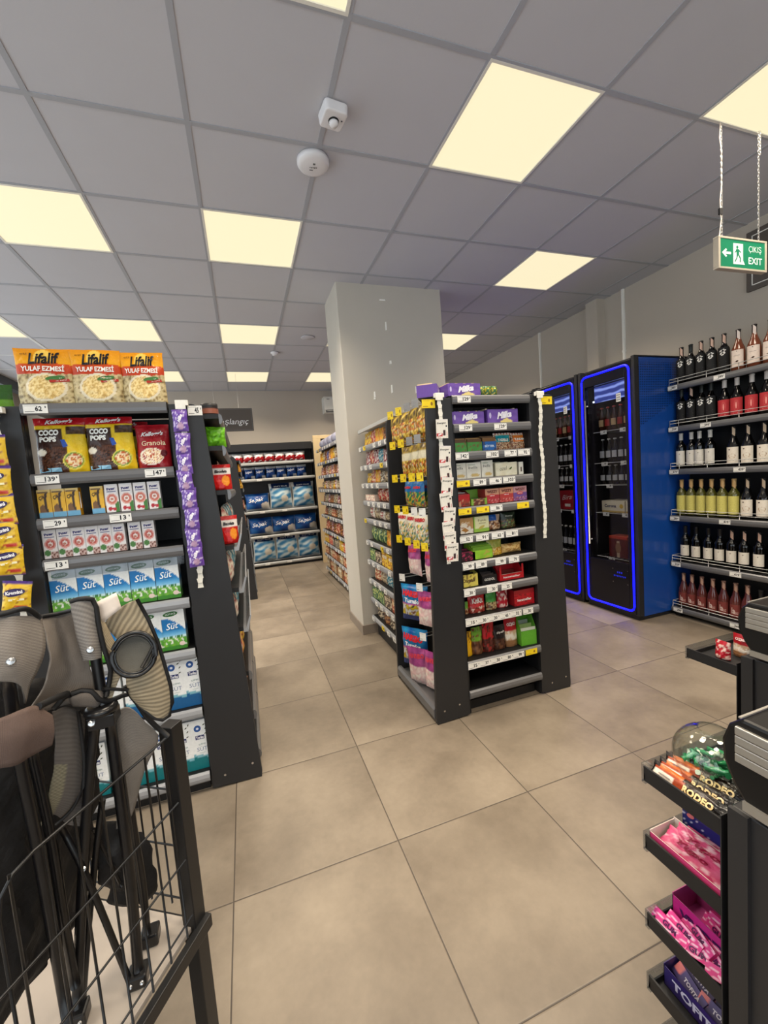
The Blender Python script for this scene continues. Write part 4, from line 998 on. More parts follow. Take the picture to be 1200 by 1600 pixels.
for r,z in enumerate(HZ):
    for c,y in enumerate(HY):
        if r>=5 and c in (1,3): continue
        if r==6 and c==0: continue
        b=MB(); yy=y-2.0; b.tube([(.013,yy,z),(-.155,yy,z),(-.165,yy,z+.008)],.0025,6); b.tube([(.013,yy,z+.02),(-.16,yy,z+.02)],.002,6); h=b.build('hook',M['wire'],e)
        k='y' if ((c<2 and r<5) or (r in (2,4))) else ('g' if r<2 else 'w')
        ptag(h,-.172,yy,z+.0,'',k,w=.042,h=.048,rz=-.95)

# ---- side run behind the hook bay (faces -x)
def siderun(name,ox,oy,L,d,zs,H,label,rail='railclear',tagstep=.14,ntypes=0,canopy=None,back='blackmetal',tagoff=.04,skip=0):
    e=empty(name,(ox,oy,0),-PI/2,label,'shelving')
    for k,z in enumerate(zs):
        n=int(L/tagstep); o=shelf(e,0,L,z,d,rail=rail)
        for i in range(n):
            if (i*7+k*3)%5==4: continue
            ptag(o,tagoff+tagstep*i,-.0165,z-.024,('39','25','18','54','62','89')[(i+k)%6],'y' if (i*5+k*11)%13==5 else 'w',w=.062)
    b=MB(); b.box(0,L,d,d+.015,0,H); b.build('back_panel',M[back],e)
    b=MB(); b.box(.01,L-.01,.03,d,0,zs[-1]-.05); b.build('plinth',M['blackmetal'],e)
    if canopy:
        b=MB(); b.prism([(0,0),(-.012,.004),(-.012,.03),(0,.034),(.2,.034),(.2,.02),(.0,.02)],lambda p,t:(L*t,p[0],canopy+p[1])); b.build('top_rail',M['railwhite'],e)
    return e
SZ=[1.665,1.505,1.355,1.205,1.055,.862,.69,.52,.35,.18]
SRUN=siderun('side_shelving',.985,3.46,.835,.28,SZ,1.78,'grey-railed side shelving between the grey pillar and the candy hooks',tagstep=.135,canopy=1.775)
AZ=[1.88,1.68,1.49,1.29,1.10,.91,.685,.495,.31,.095]
ARUN=siderun('aisle_shelving',1.10,6.28,1.98,.3,AZ,1.98,'grey-railed aisle shelving running past the far side of the pillar',tagstep=.17)
# ---- far wall shelving
FZ=[1.80,1.53,.985,.56,.09]
e=empty('wall_shelving',(-.6,7.27,0),0,'dark wall shelving at the aisle end stacked with tissue and paper packs','shelving')
for k,z in enumerate(FZ):
    shelf(e,.0,1.80,z,.30,rail='railwhite',tags=[(.12+.37*i,'','w') for i in range(4)] if k else [])
b=MB(); b.box(0,1.8,.3,.315,0,2.12); b.build('back_panel',M['black'],e)
b=MB(); b.box(0,1.8,.05,.3,2.03,2.12); b.box(0,1.8,.03,.06,2.0,2.12); b.build('top_canopy',M['black'],e)
b=MB(); b.box(0,1.8,.03,.3,0,.045); b.build('plinth',M['blackmetal'],e)
b=MB(); b.box(1.805,1.825,.0,.31,0,2.1); b.build('end_panel',M['black'],e)
# wooden frame beside it
e=empty('wooden_frame',(1.185,7.05,0),0,'tall pale wooden frame standing at the far end of the aisle','frame')
b=MB(); b.box(0,.13,0,.04,0,2.13); b.box(.75,.83,0,.04,0,2.13); b.box(0,.83,.0,.04,2.13,2.19); b.build('post_frame',M['wood'],e,bevel=.003)
b=MB(); b.box(.13,.75,.015,.025,.02,2.13); b.build('dark_board',M['blackmetal'],e)
b=MB(); b.box(.02,.12,-.02,0,1.28,1.31); b.build('latch',M['skirt'],e)

# ---- wine shelving on the right wall (faces -x)
WZ=[1.97,1.63,1.275,.88,.485,.085]
e=empty('wine_shelving',(3.45,2.555,0),-PI/2,'black wine shelving with chrome guard rails along the right wall','shelving')
WL=1.75
wt={0:[(.045,'389'),(.40,'299')],1:[(.045,'359'),(.30,'399')],2:[(.045,'379'),(.53,'439')],3:[(.045,'289'),(.43,'419')],4:[(.05,'329'),(.50,'419')],5:[(.06,'299'),(.50,'349')]}
for k,z in enumerate(WZ):
    o=shelf(e,0,WL,z,.24,tags=[(x,t,'w',.078) for x,t in wt[k]]+[(1.0,'359','w',.078),(1.4,'289','w',.078)])
    b=MB()
    for zz in (.024,.048): b.tube([(.01,-.002,z+zz),(WL-.01,-.002,z+zz)],.0022,6)
    b.tube([(.006,.10,z+.048),(.006,.0,z+.048),(.006,-.002,z+.0)],.0022,6)
    for i in range(8): b.tube([(.08+.22*i,-.002,z),(.08+.22*i,-.002,z+.048)],.0022,6)
    b.build('guard_rail',M['wire'],o)
b=MB(); b.box(0,WL,.24,.255,.02,2.0); b.build('back_panel',M['blackmetal'],e)
b=MB()
for x in (.02,.9,1.72): b.box(x,x+.03,.02,.24,0,.04)
b.build('foot',M['blackmetal'],e)

# ---- fridges
M['blue']=mat('blue_fridge_paint',(20,70,150),.32,coat=.3)
nt=M['blue'].node_tree; tc=nt.nodes.new('ShaderNodeTexCoord'); sx=nt.nodes.new('ShaderNodeSeparateXYZ'); nt.links.new(tc.outputs['Object'],sx.inputs[0])
def _m(op,a,bb=None):
    n=nt.nodes.new('ShaderNodeMath'); n.operation=op
    for i,q in enumerate((a,bb)):
        if q is None: continue
        if isinstance(q,(int,float)): n.inputs[i].default_value=q
        else: nt.links.new(q,n.inputs[i])
    return n.outputs[0]
fy=_m('SUBTRACT',_m('FRACT',_m('MULTIPLY',sx.outputs[1],50.0)),.5); fz=_m('SUBTRACT',_m('FRACT',_m('MULTIPLY',sx.outputs[2],50.0)),.5)
rr=_m('ADD',_m('MULTIPLY',fy,fy),_m('MULTIPLY',fz,fz)); ins=_m('LESS_THAN',rr,.09)
lim=_m('GREATER_THAN',sx.outputs[2],_m('ADD',1.62,_m('MULTIPLY',sx.outputs[1],.5)))
ins=_m('MULTIPLY',ins,_m('MULTIPLY',lim,_m('LESS_THAN',sx.outputs[2],2.17)))
mx=nt.nodes.new('ShaderNodeMixRGB'); nt.links.new(ins,mx.inputs[0]); mx.inputs[1].default_value=(*lin((20,70,150)),1); mx.inputs[2].default_value=(*lin((10,34,84)),1)
nt.links.new(mx.outputs[0],nt.nodes['Principled BSDF'].inputs['Base Color'])
M['neon']=mat('blue_led_strip',(10,10,60),.4,emit=(0.002,0.003,1.0),es=5.0)
M['glowtext']=mat('glowing_printed_letters',(30,50,190),.4,emit=(0.01,0.02,.8),es=.5)  # printed marks, with a faint blue glow put into the material
M['header']=mat('lit_fridge_header',(40,50,110),.4,emit=(.10,.13,.42),es=1.1)
nt=M['header'].node_tree; tc=nt.nodes.new('ShaderNodeTexCoord'); wv=nt.nodes.new('ShaderNodeTexWave'); wv.wave_type='RINGS'; wv.inputs['Scale'].default_value=5; wv.inputs['Distortion'].default_value=4
cr=nt.nodes.new('ShaderNodeValToRGB'); cr.color_ramp.elements[0].color=(.03,.045,.22,1); cr.color_ramp.elements[1].color=(.30,.38,.85,1); cr.color_ramp.elements[0].position=.45
nt.links.new(tc.outputs['Object'],wv.inputs['Vector']); nt.links.new(wv.outputs[0],cr.inputs[0]); nt.links.new(cr.outputs[0],nt.nodes['Principled BSDF'].inputs['Emission Color'])
M['fglass']=clearmat('fridge_door_glass',(236,238,242),.8)
M['ffill']=mat('fridge_fill_glow',(220,225,235),.4,emit=(.8,.85,1.0),es=2.2)
M['fdark']=mat('fridge_interior_dark',(22,18,22),.6)
M['fpanel']=mat('fridge_lower_panel',(14,14,26),.22)
FW=.59; FZS=[.475,.90,1.165,1.372,1.665]
fi=MB()
def fridge(oy,label,last=False):
    e=empty('drinks_fridge',(3.08,oy,0),-PI/2,label,'fridge','blue drinks fridges with led door frames')
    b=MB()
    for x in (0,FW-.02): b.box(x,x+.02,.05,.62,.04,2.215)
    b.build('side_panel',M['blue'],e)
    b=MB(); b.box(.02,FW-.02,.60,.62,.05,2.2); b.box(.02,FW-.02,.06,.6,.38,.44); b.box(.02,FW-.02,.06,.6,2.16,2.2); b.box(.022,.03,.06,.6,.4,2.16); b.box(FW-.03,FW-.022,.06,.6,.4,2.16); b.build('cabinet_interior',M['fdark'],e)
    b=MB(); b.box(.0,FW,.05,.62,2.205,2.225); b.box(0,.03,.0,.055,.04,2.225); b.box(FW-.03,FW,.0,.055,.04,2.225); b.box(.02,FW-.02,.02,.6,.0,.05); b.build('cabinet_frame',M['black'],e,bevel=.003)
    d=MB()
    d.box(.03,.078,-.005,.04,.05,2.2); d.box(FW-.09,FW-.03,-.005,.04,.05,2.2); d.box(.078,FW-.09,-.005,.04,2.07,2.2); d.box(.078,FW-.09,-.005,.04,.05,.485)
    do=d.build('door',M['fpanel'],e,bevel=.004)
    b=MB(); b.box(.078,FW-.09,.012,.018,.485,2.07); b.build('door_glass',M['fglass'],do)
    pts=[]; x0,x1,z0,z1,r=.048,FW-.045,.075,2.165,.05
    for (cx,cz,a0) in ((x1-r,z1-r,0),(x0+r,z1-r,90),(x0+r,z0+r,180),(x1-r,z0+r,270)):
        for k in range(7):
            a=math.radians(a0+15*k); pts.append((cx+r*math.cos(a),-.0055,cz+r*math.sin(a)))
    b=MB(); b.tube(pts,.0085,8,closed=True); b.build('led_strip',M['neon'],do)
    b=MB(); b.tube([(.105,-.03,.62),(.105,-.03,1.95)],.007,8); b.tube([(.105,.0,.66),(.105,-.03,.66)],.006,6); b.tube([(.105,.0,1.9),(.105,-.03,1.9)],.006,6); b.build('door_handle',M['wire'],do)
    b=MB(); b.box(.09,FW-.1,.10,.115,1.93,2.075); b.build('lit_header',M['header'],e)
    b=MB(); b.box(.05,FW-.05,.118,.128,1.94,1.955); b.build('added_fill_strip',M['ffill'],e)  # glow strip added out of sight behind the header to brighten the interior
    b=MB(); F=front(-.005)
    for i in range(3): b.quad(F,.38+.02*i,.39+.02*i,.385,.40,(30,50,190))
    for i in range(8): b.quad(F,.345+.016*i,.353+.016*i,.352+.003*(i%2),.366,(30,50,190))
    b.build('printed_mark',M['glowtext'],do)
    b=MB(); 
    for (x,z) in ((.335,.42),(.485,.42),(.335,.30),(.485,.30)): b.disc(lambda a,c,x=x,z=z:(x+a,-.0062,z+c),.004,.004,(200,200,200),8)
    b.build('screw',M['steel'],do)
    b=MB(); b.box(.42,.465,-.007,-.005,1.88,1.95,(214,214,208)); 
    for i in range(3):
        for j in range(3): b.quad(front(-.007),.426+.012*i,.434+.012*i,1.89+.02*j,1.902+.02*j,(110,110,120))
    b.build('notice_sticker',M['card'],do)
    for k,z in enumerate(FZS):
        b=MB()
        for i in range(12): b.tube([(.03+.048*i,.14,z-.004),(.03+.048*i,.58,z-.004)],.002,5)
        b.tube([(.03,.14,z-.004),(FW-.03,.14,z-.004)],.004,6); o=b.build('wire_shelf',M['wire'],e)
        for x in ((.15,.36) if k in (1,3,4) else (.2,)): ptag(o,x,.133,z-.012,'49','w',w=.07,h=.035)
    return e
fridge(3.155,'nearest blue drinks fridge with glowing door frame, beside the wine shelves')
fridge(3.765,'middle blue drinks fridge, partly behind the centre shelf end unit')
fridge(4.375,'farthest blue drinks fridge, its corner glowing above the chocolate shelves')
# ------------------------------------------------------------------ products in their places
def ords(n,i,left='left',right='right'):
    if n==1: return ''
    if i==0: return 'leftmost' if left=='left' else left
    if i==n-1: return 'rightmost' if right=='right' else right
    return ORD[i]+' from the '+left
# left end unit ----------------------------------------------------------
for i,(x,k,l) in enumerate(((-.722,'oat','left'),(-.540,'oat2','middle'),(-.367,'oat','right'))):
    place(k,x,2.075,1.786,[.04,0,-.03][i],'yellow and red oat bag on top of left shelf unit, '+l+' of three','oat bags on the left unit',s=((1.05,1,1),(1,1,1),(.92,1,.97))[i])
for i,x in enumerate((-.63,-.45)):
    place('oat2',x,2.17,1.786,.03,'oat bag mostly hidden behind the gap between the front oat bags, '+('left' if i==0 else 'right')+' one','oat bags on the left unit')
place('greenfood',-.93,2.10,1.75,0,'green snack bag at left photo edge beside the oat bags',None)
for i,x in enumerate((-.700,-.522)):
    place('coco',x,2.08,1.509,[.03,-.02][i],'yellow brown chocolate cereal bag under the oat bags, '+('left one' if i==0 else 'right one'),'chocolate cereal bags',s=(.97,1,1.03))
    place('coco',x+.035,2.19,1.509,0,'chocolate cereal bag standing behind the front one, '+('left side' if i==0 else 'right side'),'chocolate cereal bags')
place('gran',-.361,2.08,1.509,-.05,'dark red granola bag with cereal bowl picture beside the chocolate cereal',None,tilt=(-.05,0))
for i,x in enumerate((-.770,-.722,-.674,-.586)):
    place('ybox',x,2.045,1.331,0,'small yellow drink carton with brown swirl, '+('set apart right of the gap' if i==3 else ('left','middle','right')[i]+' of the three together'),'yellow drink cartons',s=(1,1,1.02))
for i,x in enumerate((-.533,-.479,-.426,-.372)):
    place('pbox',x,2.045,1.331,0,'white strawberry drink carton beside the lone yellow carton, '+ords(4,i),'strawberry drink cartons')
for i,x in enumerate((-.772,-.722,-.673,-.624,-.575,-.526,-.465,-.412)):
    place('qbox',x,2.045,1.163,.0,'small white and red drink carton right above the milk, '+ords(8,i),'small drink cartons above the milk')
for i,x in enumerate((-.746,-.650,-.554,-.457,-.360)):
    place('sut',x,2.055,.926,0,'blue green milk carton on upper milk shelf, '+ords(5,i),'blue green milk cartons',s=(1,1,.97))
for i,x in enumerate((-.750,-.653,-.555,-.452,-.359)):
    place('sut',x,2.055,.691,0,'blue green milk carton on lower milk shelf behind folded chairs, '+ords(5,i),'blue green milk cartons',s=(1,1,.97))
for i,x in enumerate((-.72,-.63,-.545,-.46,-.378,-.302)):
    place('torkub',x,2.06,.411,0,'tall white milk carton with blue foot, second shelf from floor, '+ords(6,i),'white milk cartons')
    place('torkug',x,2.06,.101,0,'tall white milk carton with teal foot, lowest shelf, '+ords(6,i),'white milk cartons')
# strips hanging on the left posts
def clipstrip(x,y,z0,z1,label,wav=.004):
    b=MB(); n=int((z1-z0)/.042)
    for k in range(n):
        a=z1-(z1-z0)*k/n; c=z1-(z1-z0)*(k+1)/n; m_=(a+c)/2; xx=wav*math.sin(k*.9)
        b.prism([(-.013+xx,a),(-.009+xx,m_),(-.012+xx,c),(.012+xx,c),(.009+xx,m_),(.013+xx,a)],lambda p,t:(p[0],-.002+.002*t-.0015*math.sin(k),p[1]-z0),(232,228,216))
        b.box(-.007+xx,.007+xx,-.004,-.002,m_-z0-.002,m_-z0+.002,(190,186,176))
    b.box(-.02,.03,-.005,.02,z1-z0-.004,z1-z0+.018,(235,232,222)); b.box(-.02,.02,-.007,-.003,z1-z0-.02,z1-z0+.014,(235,232,222))
    o=b.build('clip_strip',M['card'],loc=(x,y,z0)); return tag(o,label,'clip strip')
clipstrip(-.222,1.975,.965,1.768,'white clip strip behind the purple sachets on left shelf post')
LILP=[(-.227,1.698),(-.229,1.600),(-.228,1.517),(-.231,1.444),(-.228,1.366),(-.227,1.279),(-.226,1.191),(-.225,1.113)]
for i,(x,z) in enumerate(LILP):
    place('lilac',x,1.955-.002*(i%2),z-.048,.12*math.sin(i*2.1),'purple chocolate sachet hanging on left post strip, '+('topmost' if i==0 else 'lowest' if i==7 else ORD[i]+' from the top'),'purple sachets on the strip',tilt=(0,.06*math.sin(i*1.7)))
clipstrip(-.868,1.972,.95,1.75,'white clip strip behind the yellow sachets at left photo edge')
for i,(x,z) in enumerate(((-.876,1.60),(-.878,1.485),(-.872,1.378),(-.874,1.282),(-.876,1.185),(-.872,1.045))):
    place('kremini',x,1.935-.004*(i%2),z-.059,.1*math.sin(i*2.3),'yellow and purple candy sachet at left photo edge, '+('topmost' if i==0 else 'lowest' if i==5 else ORD[i]+' from the top'),'yellow sachets on the strip',tilt=(0,(.05*math.sin(i*1.9) if i<5 else .16)))
def looseptag(x,y,z,txt,kind,w,h,label):
    o=bpy.data.objects.new('price_card',tagmesh(txt,kind,w,h)); COL.objects.link(o); o.location=(x,y,z); tag(o,label,'price card')
looseptag(-.169,1.998,1.745,'45','w',.058,.042,'white price card reading 45 on the left black post')
looseptag(.958,1.998,1.757,'','y',.075,.045,'yellow price card on the black post beside the candy hooks')
looseptag(1.713,1.998,1.765,'','y',.08,.045,'yellow price card on the right black post of centre unit')
clipstrip(1.008,1.975,.90,1.79,'white clip strip behind the white gum packets on centre unit')
clipstrip(1.646,1.975,.965,1.795,'empty white clip strip hanging on right post of centre unit')
for i,(x,z) in enumerate(((1.008,1.62),(1.012,1.482),(1.015,1.394),(1.008,1.318),(1.004,1.238),(1.008,1.158),(1.002,1.085),(1.004,1.030),(1.010,.968))):
    place('energy',x,1.962-.003*i,z-.049,0,'white red gum packet hanging on centre post strip, '+('topmost' if i==0 else 'lowest' if i==8 else ORD[i]+' from the top'),'white gum packets on the strip',tilt=(.06,.10*math.sin(i*2.7)))

# centre unit, shelves to the camera --------------------------------------
def rr(key,x,z,w,what,d=.1,s=(1,1,1),rz=0): place(key,x,2.025+d/2,z+.001,rz,what,None,s=s)
rr('milkab',1.19,RZ[0],.2,'purple chocolate box with white lettering on top of centre unit')
place('milkab',1.03,2.13,RZ[0]+.001,1.0,'purple chocolate box turned sideways on the top left corner of centre unit')
D('greentop','snack_packet','snack packet',pouch(.045,.062,.03,lambda u,v:(40,96,50) if N(u*5,v*7)<.15 else (190,170,50),8,8,stand=False,seed=3),'film')
for i in range(3): place('greentop',1.325+.043*i,2.07,RZ[0]+.001,.2*i-.2,'small green packet on top of centre unit, '+('left','middle','right')[i]+' of three','green packets on top')
rr('milkab',1.204,RZ[1],.2,'purple chocolate box on second shelf of centre unit, left one')
rr('milkaw',1.428,RZ[1],.2,'purple chocolate box with pale corners, second shelf, right one')
rr('dgreen',1.141,RZ[2],0,'green chocolate bar box on third shelf, left of two'); rr('dgreen',1.238,RZ[2],0,'green chocolate bar box on third shelf, beside the blue one')
rr('dblue',1.333,RZ[2],0,'blue chocolate bar box with brown bars standing inside')
rr('nutteal',1.450,RZ[2],0,'nut packet with teal label on third shelf'); rr('nutorange',1.564,RZ[2],0,'nut packet with orange label on third shelf, rightmost')
rr('wht0',1.138,RZ[3],0,'cream white chocolate box on fourth shelf, leftmost'); rr('wht1',1.228,RZ[3],0,'cream white chocolate box on fourth shelf, second from left'); rr('wht2',1.316,RZ[3],0,'tall cream white chocolate box on fourth shelf, third from left')
rr('cream',1.443,RZ[3],0,'wide cream chocolate box with green leaf on fourth shelf'); rr('slimbox',1.545,RZ[3],0,'slim cream box at right end of fourth shelf')
for i in (1,2): place('cream',1.443-.012*i,2.065+.06*i,RZ[3]+.001,0,'wide cream box stacked behind the front one, '+('nearer' if i==1 else 'rearmost'),s=(1,.5,1+.06*i))
rr('rednut',1.142,RZ[4],0,'red chocolate nut display box on fifth shelf'); rr('greenlow',1.246,RZ[4],0,'low green display box with few bars left, fifth shelf')
for x,k,t in ((1.340,'wza','red biscuit box on fifth shelf, left of the pair'),(1.436,'wzb','red biscuit box on fifth shelf, right of the pair'),(1.530,'wzc','purple biscuit box on fifth shelf, rightmost')): rr(k,x,RZ[4],0,t)
for x,k,t in ((1.156,'orwhite','orange and white wafer box on sixth shelf'),(1.258,'grcream','green and cream pistachio box on sixth shelf'),(1.358,'blnut','blue nut packet on sixth shelf'),(1.463,'dgnut','dark green nut packet on sixth shelf')): rr(k,x,RZ[5],0,t)
for x,k,t in ((1.150,'pkblack','black and pink chocolate display box on seventh shelf'),(1.250,'lime','lime green chocolate display box on seventh shelf'),(1.357,'yelnut','yellow nut packet on seventh shelf'),(1.476,'biscuit','golden biscuit packet lying low on seventh shelf')): rr(k,x,RZ[6],0,t)
for x,k,t in ((1.152,'yelbox','pale yellow chocolate display box on eighth shelf'),(1.286,'blackbox','low black display box on eighth shelf'),(1.436,'redtray','open red biscuit tray box on eighth shelf')): rr(k,x,RZ[7],0,t)
for x,k,t in ((1.130,'smallgreen','small green candy bag on ninth shelf, leftmost'),(1.216,'redtub','bright red chocolate bag on ninth shelf'),(1.316,'greentub','green candy bag between red bags on ninth shelf'),(1.394,'redbag','red and white candy bag on ninth shelf'),(1.520,'redbox','dark red biscuit box on ninth shelf, rightmost')): rr(k,x,RZ[8],0,t)
for x,k,t in ((1.134,'yelbag','yellow candy bag on lowest stocked shelf, leftmost'),(1.207,'grbrbag','green and brown candy bag on lowest stocked shelf'),(1.284,'rdbrbag','red and brown candy bag on lowest stocked shelf'),(1.362,'bkbrbag','black and brown chocolate bag on lowest stocked shelf'),(1.440,'rdwhbag','red topped wafer bag on lowest stocked shelf'),(1.540,'greenbox','open green candy box on lowest stocked shelf, rightmost')): rr(k,x,RZ[9],0,t,rz=(-.08 if k=='greenbox' else 0))

# hanging candy bags on the left side of the centre unit ------------------
hang=[(0,'hgold',[0,1,2,3],.175),(1,'hgold2',[1,2,3],.185),(2,'hblue',[1,2],.15),(3,'hwhite',[0,1,2],.185),(4,'hpink',[1,3],.19)]
nm={'hgold':'gold candy bag on the top row of hooks','hgold2':'gold and cream candy bag on second row of hooks','hblue':'blue topped candy bag on third row of hooks','hwhite':'white candy bag on fourth row of hooks','hpink':'pink marshmallow bag on fifth row of hooks'}
for r,key,cols,h in hang:
    for c in cols:
        for dep in (0,1):
            if dep and (r+c)%2: continue
            t=nm[key]+(', rear bag' if dep else '')+', '+('farthest hook','second farthest hook','second nearest hook','nearest hook')[c]
            place(key,.955+.05*dep,HY[c],HZ[r]-.022-h,-PI/2+.22+.12*math.sin(c*2+r),t,'candy bags on side hooks',s=(.95,1,1),tilt=(0,.0))
place('hturnike',.965,2.40,.462,-PI/2+.62,'big blue candy bag on sixth row of hooks','candy bags on side hooks')
place('hpink',.95,2.165,.50,-PI/2+.45,'pink marshmallow bag beside the upper blue candy bag','candy bags on side hooks',s=(1.1,1,1.1))
place('hturnike',.965,2.45,.14,-PI/2+.6,'big blue candy bag hanging lowest, near the base tray','candy bags on side hooks',s=(1,1,1.08))
place('hpink',.945,2.33,.075,-PI/2+.6,'pink marshmallow bag in front of lowest blue bag','candy bags on side hooks',s=(1.15,1,1.3),tilt=(.12,0))
place('hpink',.955,2.14,.12,-PI/2+.4,'pink marshmallow bag near the front post, lowest row','candy bags on side hooks',s=(1.1,1,1.2))

# side run products --------------------------------------------------------
def fill(ox,oy,L,zs,heights,rows,group,what,nearname='pillar',unit=''):
    """rows[k] = list of (kind key, width factor, height, colour words)"""
    for k,row in enumerate(rows):
        if not row: continue
        w=L/len(row)
        for i,(key,h,t) in enumerate(row):
            base=.13 if key.startswith('pack') else (.1 if key.startswith('cbox') else .1)
            sx=w*.97/.1; sz=h/base
            yy=oy-w*(i+.5)
            place(key,ox+.045,yy,zs[k]+.001,-PI/2+.06*math.sin(i*3+k),'%s on %s shelf of side shelving, %s from the pillar'%(t,ORD[k],ORD[i]),group,s=(sx,.85,sz))
P=lambda i,h,t:('pack%d'%i,h,t)
Cc=lambda i,h,t:('cbox%d'%i,h,t)
rowsS=[
 [P(4,.105,'yellow snack packet'),P(4,.11,'mustard snack packet'),P(1,.11,'red snack packet'),P(0,.11,'orange snack packet'),P(0,.10,'amber snack packet'),P(2,.095,'brown snack packet'),P(3,.105,'purple chocolate packet'),P(3,.1,'dark purple chocolate packet')],
 [P(8,.11,'dark red wafer packet'),P(1,.115,'red striped wafer packet'),P(8,.11,'maroon wafer packet'),P(7,.105,'teal wafer packet'),P(8,.1,'wine red packet'),P(1,.11,'red and white packet'),P(9,.11,'pale packet')],
 [P(4,.08,'yellow biscuit packet'),P(6,.11,'rust biscuit packet'),P(0,.1,'orange biscuit packet'),P(10,.09,'dark biscuit packet'),P(9,.08,'beige biscuit packet'),P(1,.11,'red biscuit packet'),P(8,.11,'crimson biscuit packet')],
 [Cc(11,.05,'white low box'),Cc(11,.05,'low white carton'),P(1,.105,'bright red bag'),P(1,.1,'scarlet bag'),P(8,.095,'plum red bag'),P(8,.1,'magenta bag')],
 [P(11,.095,'white pastry packet'),P(9,.115,'cream pastry packet'),P(11,.07,'small white packet'),P(9,.07,'small cream packet'),P(6,.1,'tan pastry packet'),P(1,.08,'small red packet')],
 [P(5,.115,'green tea packet'),P(5,.11,'dark green tea packet'),P(5,.115,'leafy green packet'),P(0,.115,'amber tea packet'),P(4,.12,'yellow tea packet'),P(4,.115,'golden tea packet')],
 [Cc(5,.10,'green tea box'),Cc(10,.1,'brown tea box'),Cc(4,.115,'yellow tea box'),Cc(4,.11,'golden tea box'),Cc(0,.115,'orange tea box')],
 [P(6,.105,'rust coffee packet'),P(9,.105,'beige coffee packet'),P(7,.10,'teal coffee packet'),P(9,.1,'pale coffee packet'),P(7,.12,'teal green coffee packet')],
 [Cc(5,.1,'olive green box'),Cc(5,.105,'dark green box'),Cc(10,.11,'dark brown box'),Cc(6,.11,'copper brown box'),Cc(10,.1,'brown box')],
 [P(10,.12,'dark brown coffee bag'),P(2,.12,'chestnut coffee bag'),P(10,.12,'umber coffee bag'),P(6,.11,'rusty coffee bag'),P(5,.1,'green coffee bag')]]
fill(.985,3.44,.80,SZ,None,rowsS,'packets on the side shelving','', 'pillar','of side shelving')
cyc=lambda idx,h,t,n,kind='pack':[('%s%d'%(kind,idx[i%len(idx)]),h*(.88+.12*((i*5)%4)/3),t) for i in range(n)]
rowsA=[
 [],
 cyc([0,4,9,2,3,6],.155,'small mixed snack packet',15), cyc([8,6,2,8,9,6],.13,'reddish brown snack packet',16), cyc([9,4,11,9,6],.12,'beige jar packet',15),
 cyc([2,10,9,8,2],.12,'dark brown packet',16), cyc([6,2,10,9,6],.12,'brown snack packet',15), cyc([6,1,2,8,2],.15,'red orange noodle packet',14),
 cyc([4,4,1,1,10,10,10],.125,'instant food cup packet',14,'cbox'), cyc([6,2,9,6],.11,'orange brown noodle packet',12,'cbox'), cyc([9,2,6,9,2],.15,'tan brown pasta packet',12,'cbox')]
for k,row in enumerate(rowsA):
    if not row: continue
    L=1.93; w=L/len(row)
    for i,(key,h,t) in enumerate(row):
        base=.13 if key.startswith('pack') else .1
        place(key,1.10+.05,6.26-w*(i+.5),AZ[k]+.001,-PI/2+.1*math.sin(i*2.3+k),'%s on %s shelf of the aisle run, %s from its far end'%(t,ORD[k],ORD[i]),'packets on the aisle run',s=(w*.95/.1,.9,h/base))
b=MB(); b.lathe([(0,0),(.06,.0),(.07,.012),(.07,.20),(.06,.212),(0,.212)],14,lambda u,z:(60,64,110) if .03<z<.18 else (170,170,190)); reg('broll','paper_roll_pack','tissue pack',[('b',b.mesh('paper_roll_pack',M['film']))])
for i,y in enumerate((6.1,5.83,5.56,5.25)):
    place('broll',1.20,y+.1,AZ[0]+.072,0,'dark blue roll lying on top of aisle run, '+('farthest','second farthest','third farthest','nearest')[i],'dark blue rolls on top',tilt=(PI/2,0))
# red white ornament strip hanging over the aisle run
e=empty('hanging_streamer',(1.20,4.75,1.93),0,'red white paper streamer hanging beside the pillar above the aisle run','decoration')
b=MB()
for k in range(9):
    b.prism([(-.02,0),(.02,.006),(.016,.04),(-.014,.036)],lambda p,t,k=k:(p[0]+.006*math.sin(k*2),.004*t+.004*math.sin(k),p[1]+.038*k),(190,40,44) if k%2 else (226,220,206))
b.build('paper_chain',M['matte'],e)
# far wall ------------------------------------------------------------------
FY=7.38
for i in range(9): place('redroll',-.40+.173*i,FY,FZ[0]+.001,0,'red and white towel pack on far wall top row, '+ords(9,i),'red towel packs',s=(1.06,1,1.1))
for i in range(9): place('blueroll',-.41+.175*i,FY,FZ[1]+.001,0,'small blue tissue pack on far wall second row, '+ords(9,i),'small blue tissue packs',s=(1.13,1,1.15))
place('selpak',-.21,FY+.03,FZ[2]+.001,0,'blue toilet paper pack on far wall middle shelf, hidden behind aisle unit','blue toilet paper packs')
place('selpak',.20,FY+.03,FZ[2]+.001,0,'blue toilet paper pack on far wall middle shelf beside two white packs','blue toilet paper packs',s=(1.08,1,1.1))
for i,x in enumerate((.60,.985)): place('seatissue',x,FY+.03,FZ[2]+.001,0,'white blue toilet roll pack on far wall middle shelf, '+('left' if i==0 else 'right'),'white toilet roll packs',s=(1.1,1,1.06))
for i,x in enumerate((-.17,.22,.605,.985)): place('selpak',x,FY+.03,FZ[3]+.001,0,'blue toilet paper pack on far wall fourth shelf, '+ords(4,i),'blue toilet paper packs',s=(1.09,1,1.12))
for i,x in enumerate((-.15,.24,.62,1.0)): place('seatissue',x,FY+.03,FZ[4]+.001,0,'white blue toilet roll pack on far wall lowest shelf, '+ords(4,i),'white toilet roll packs',s=(1.1,1,1.06))

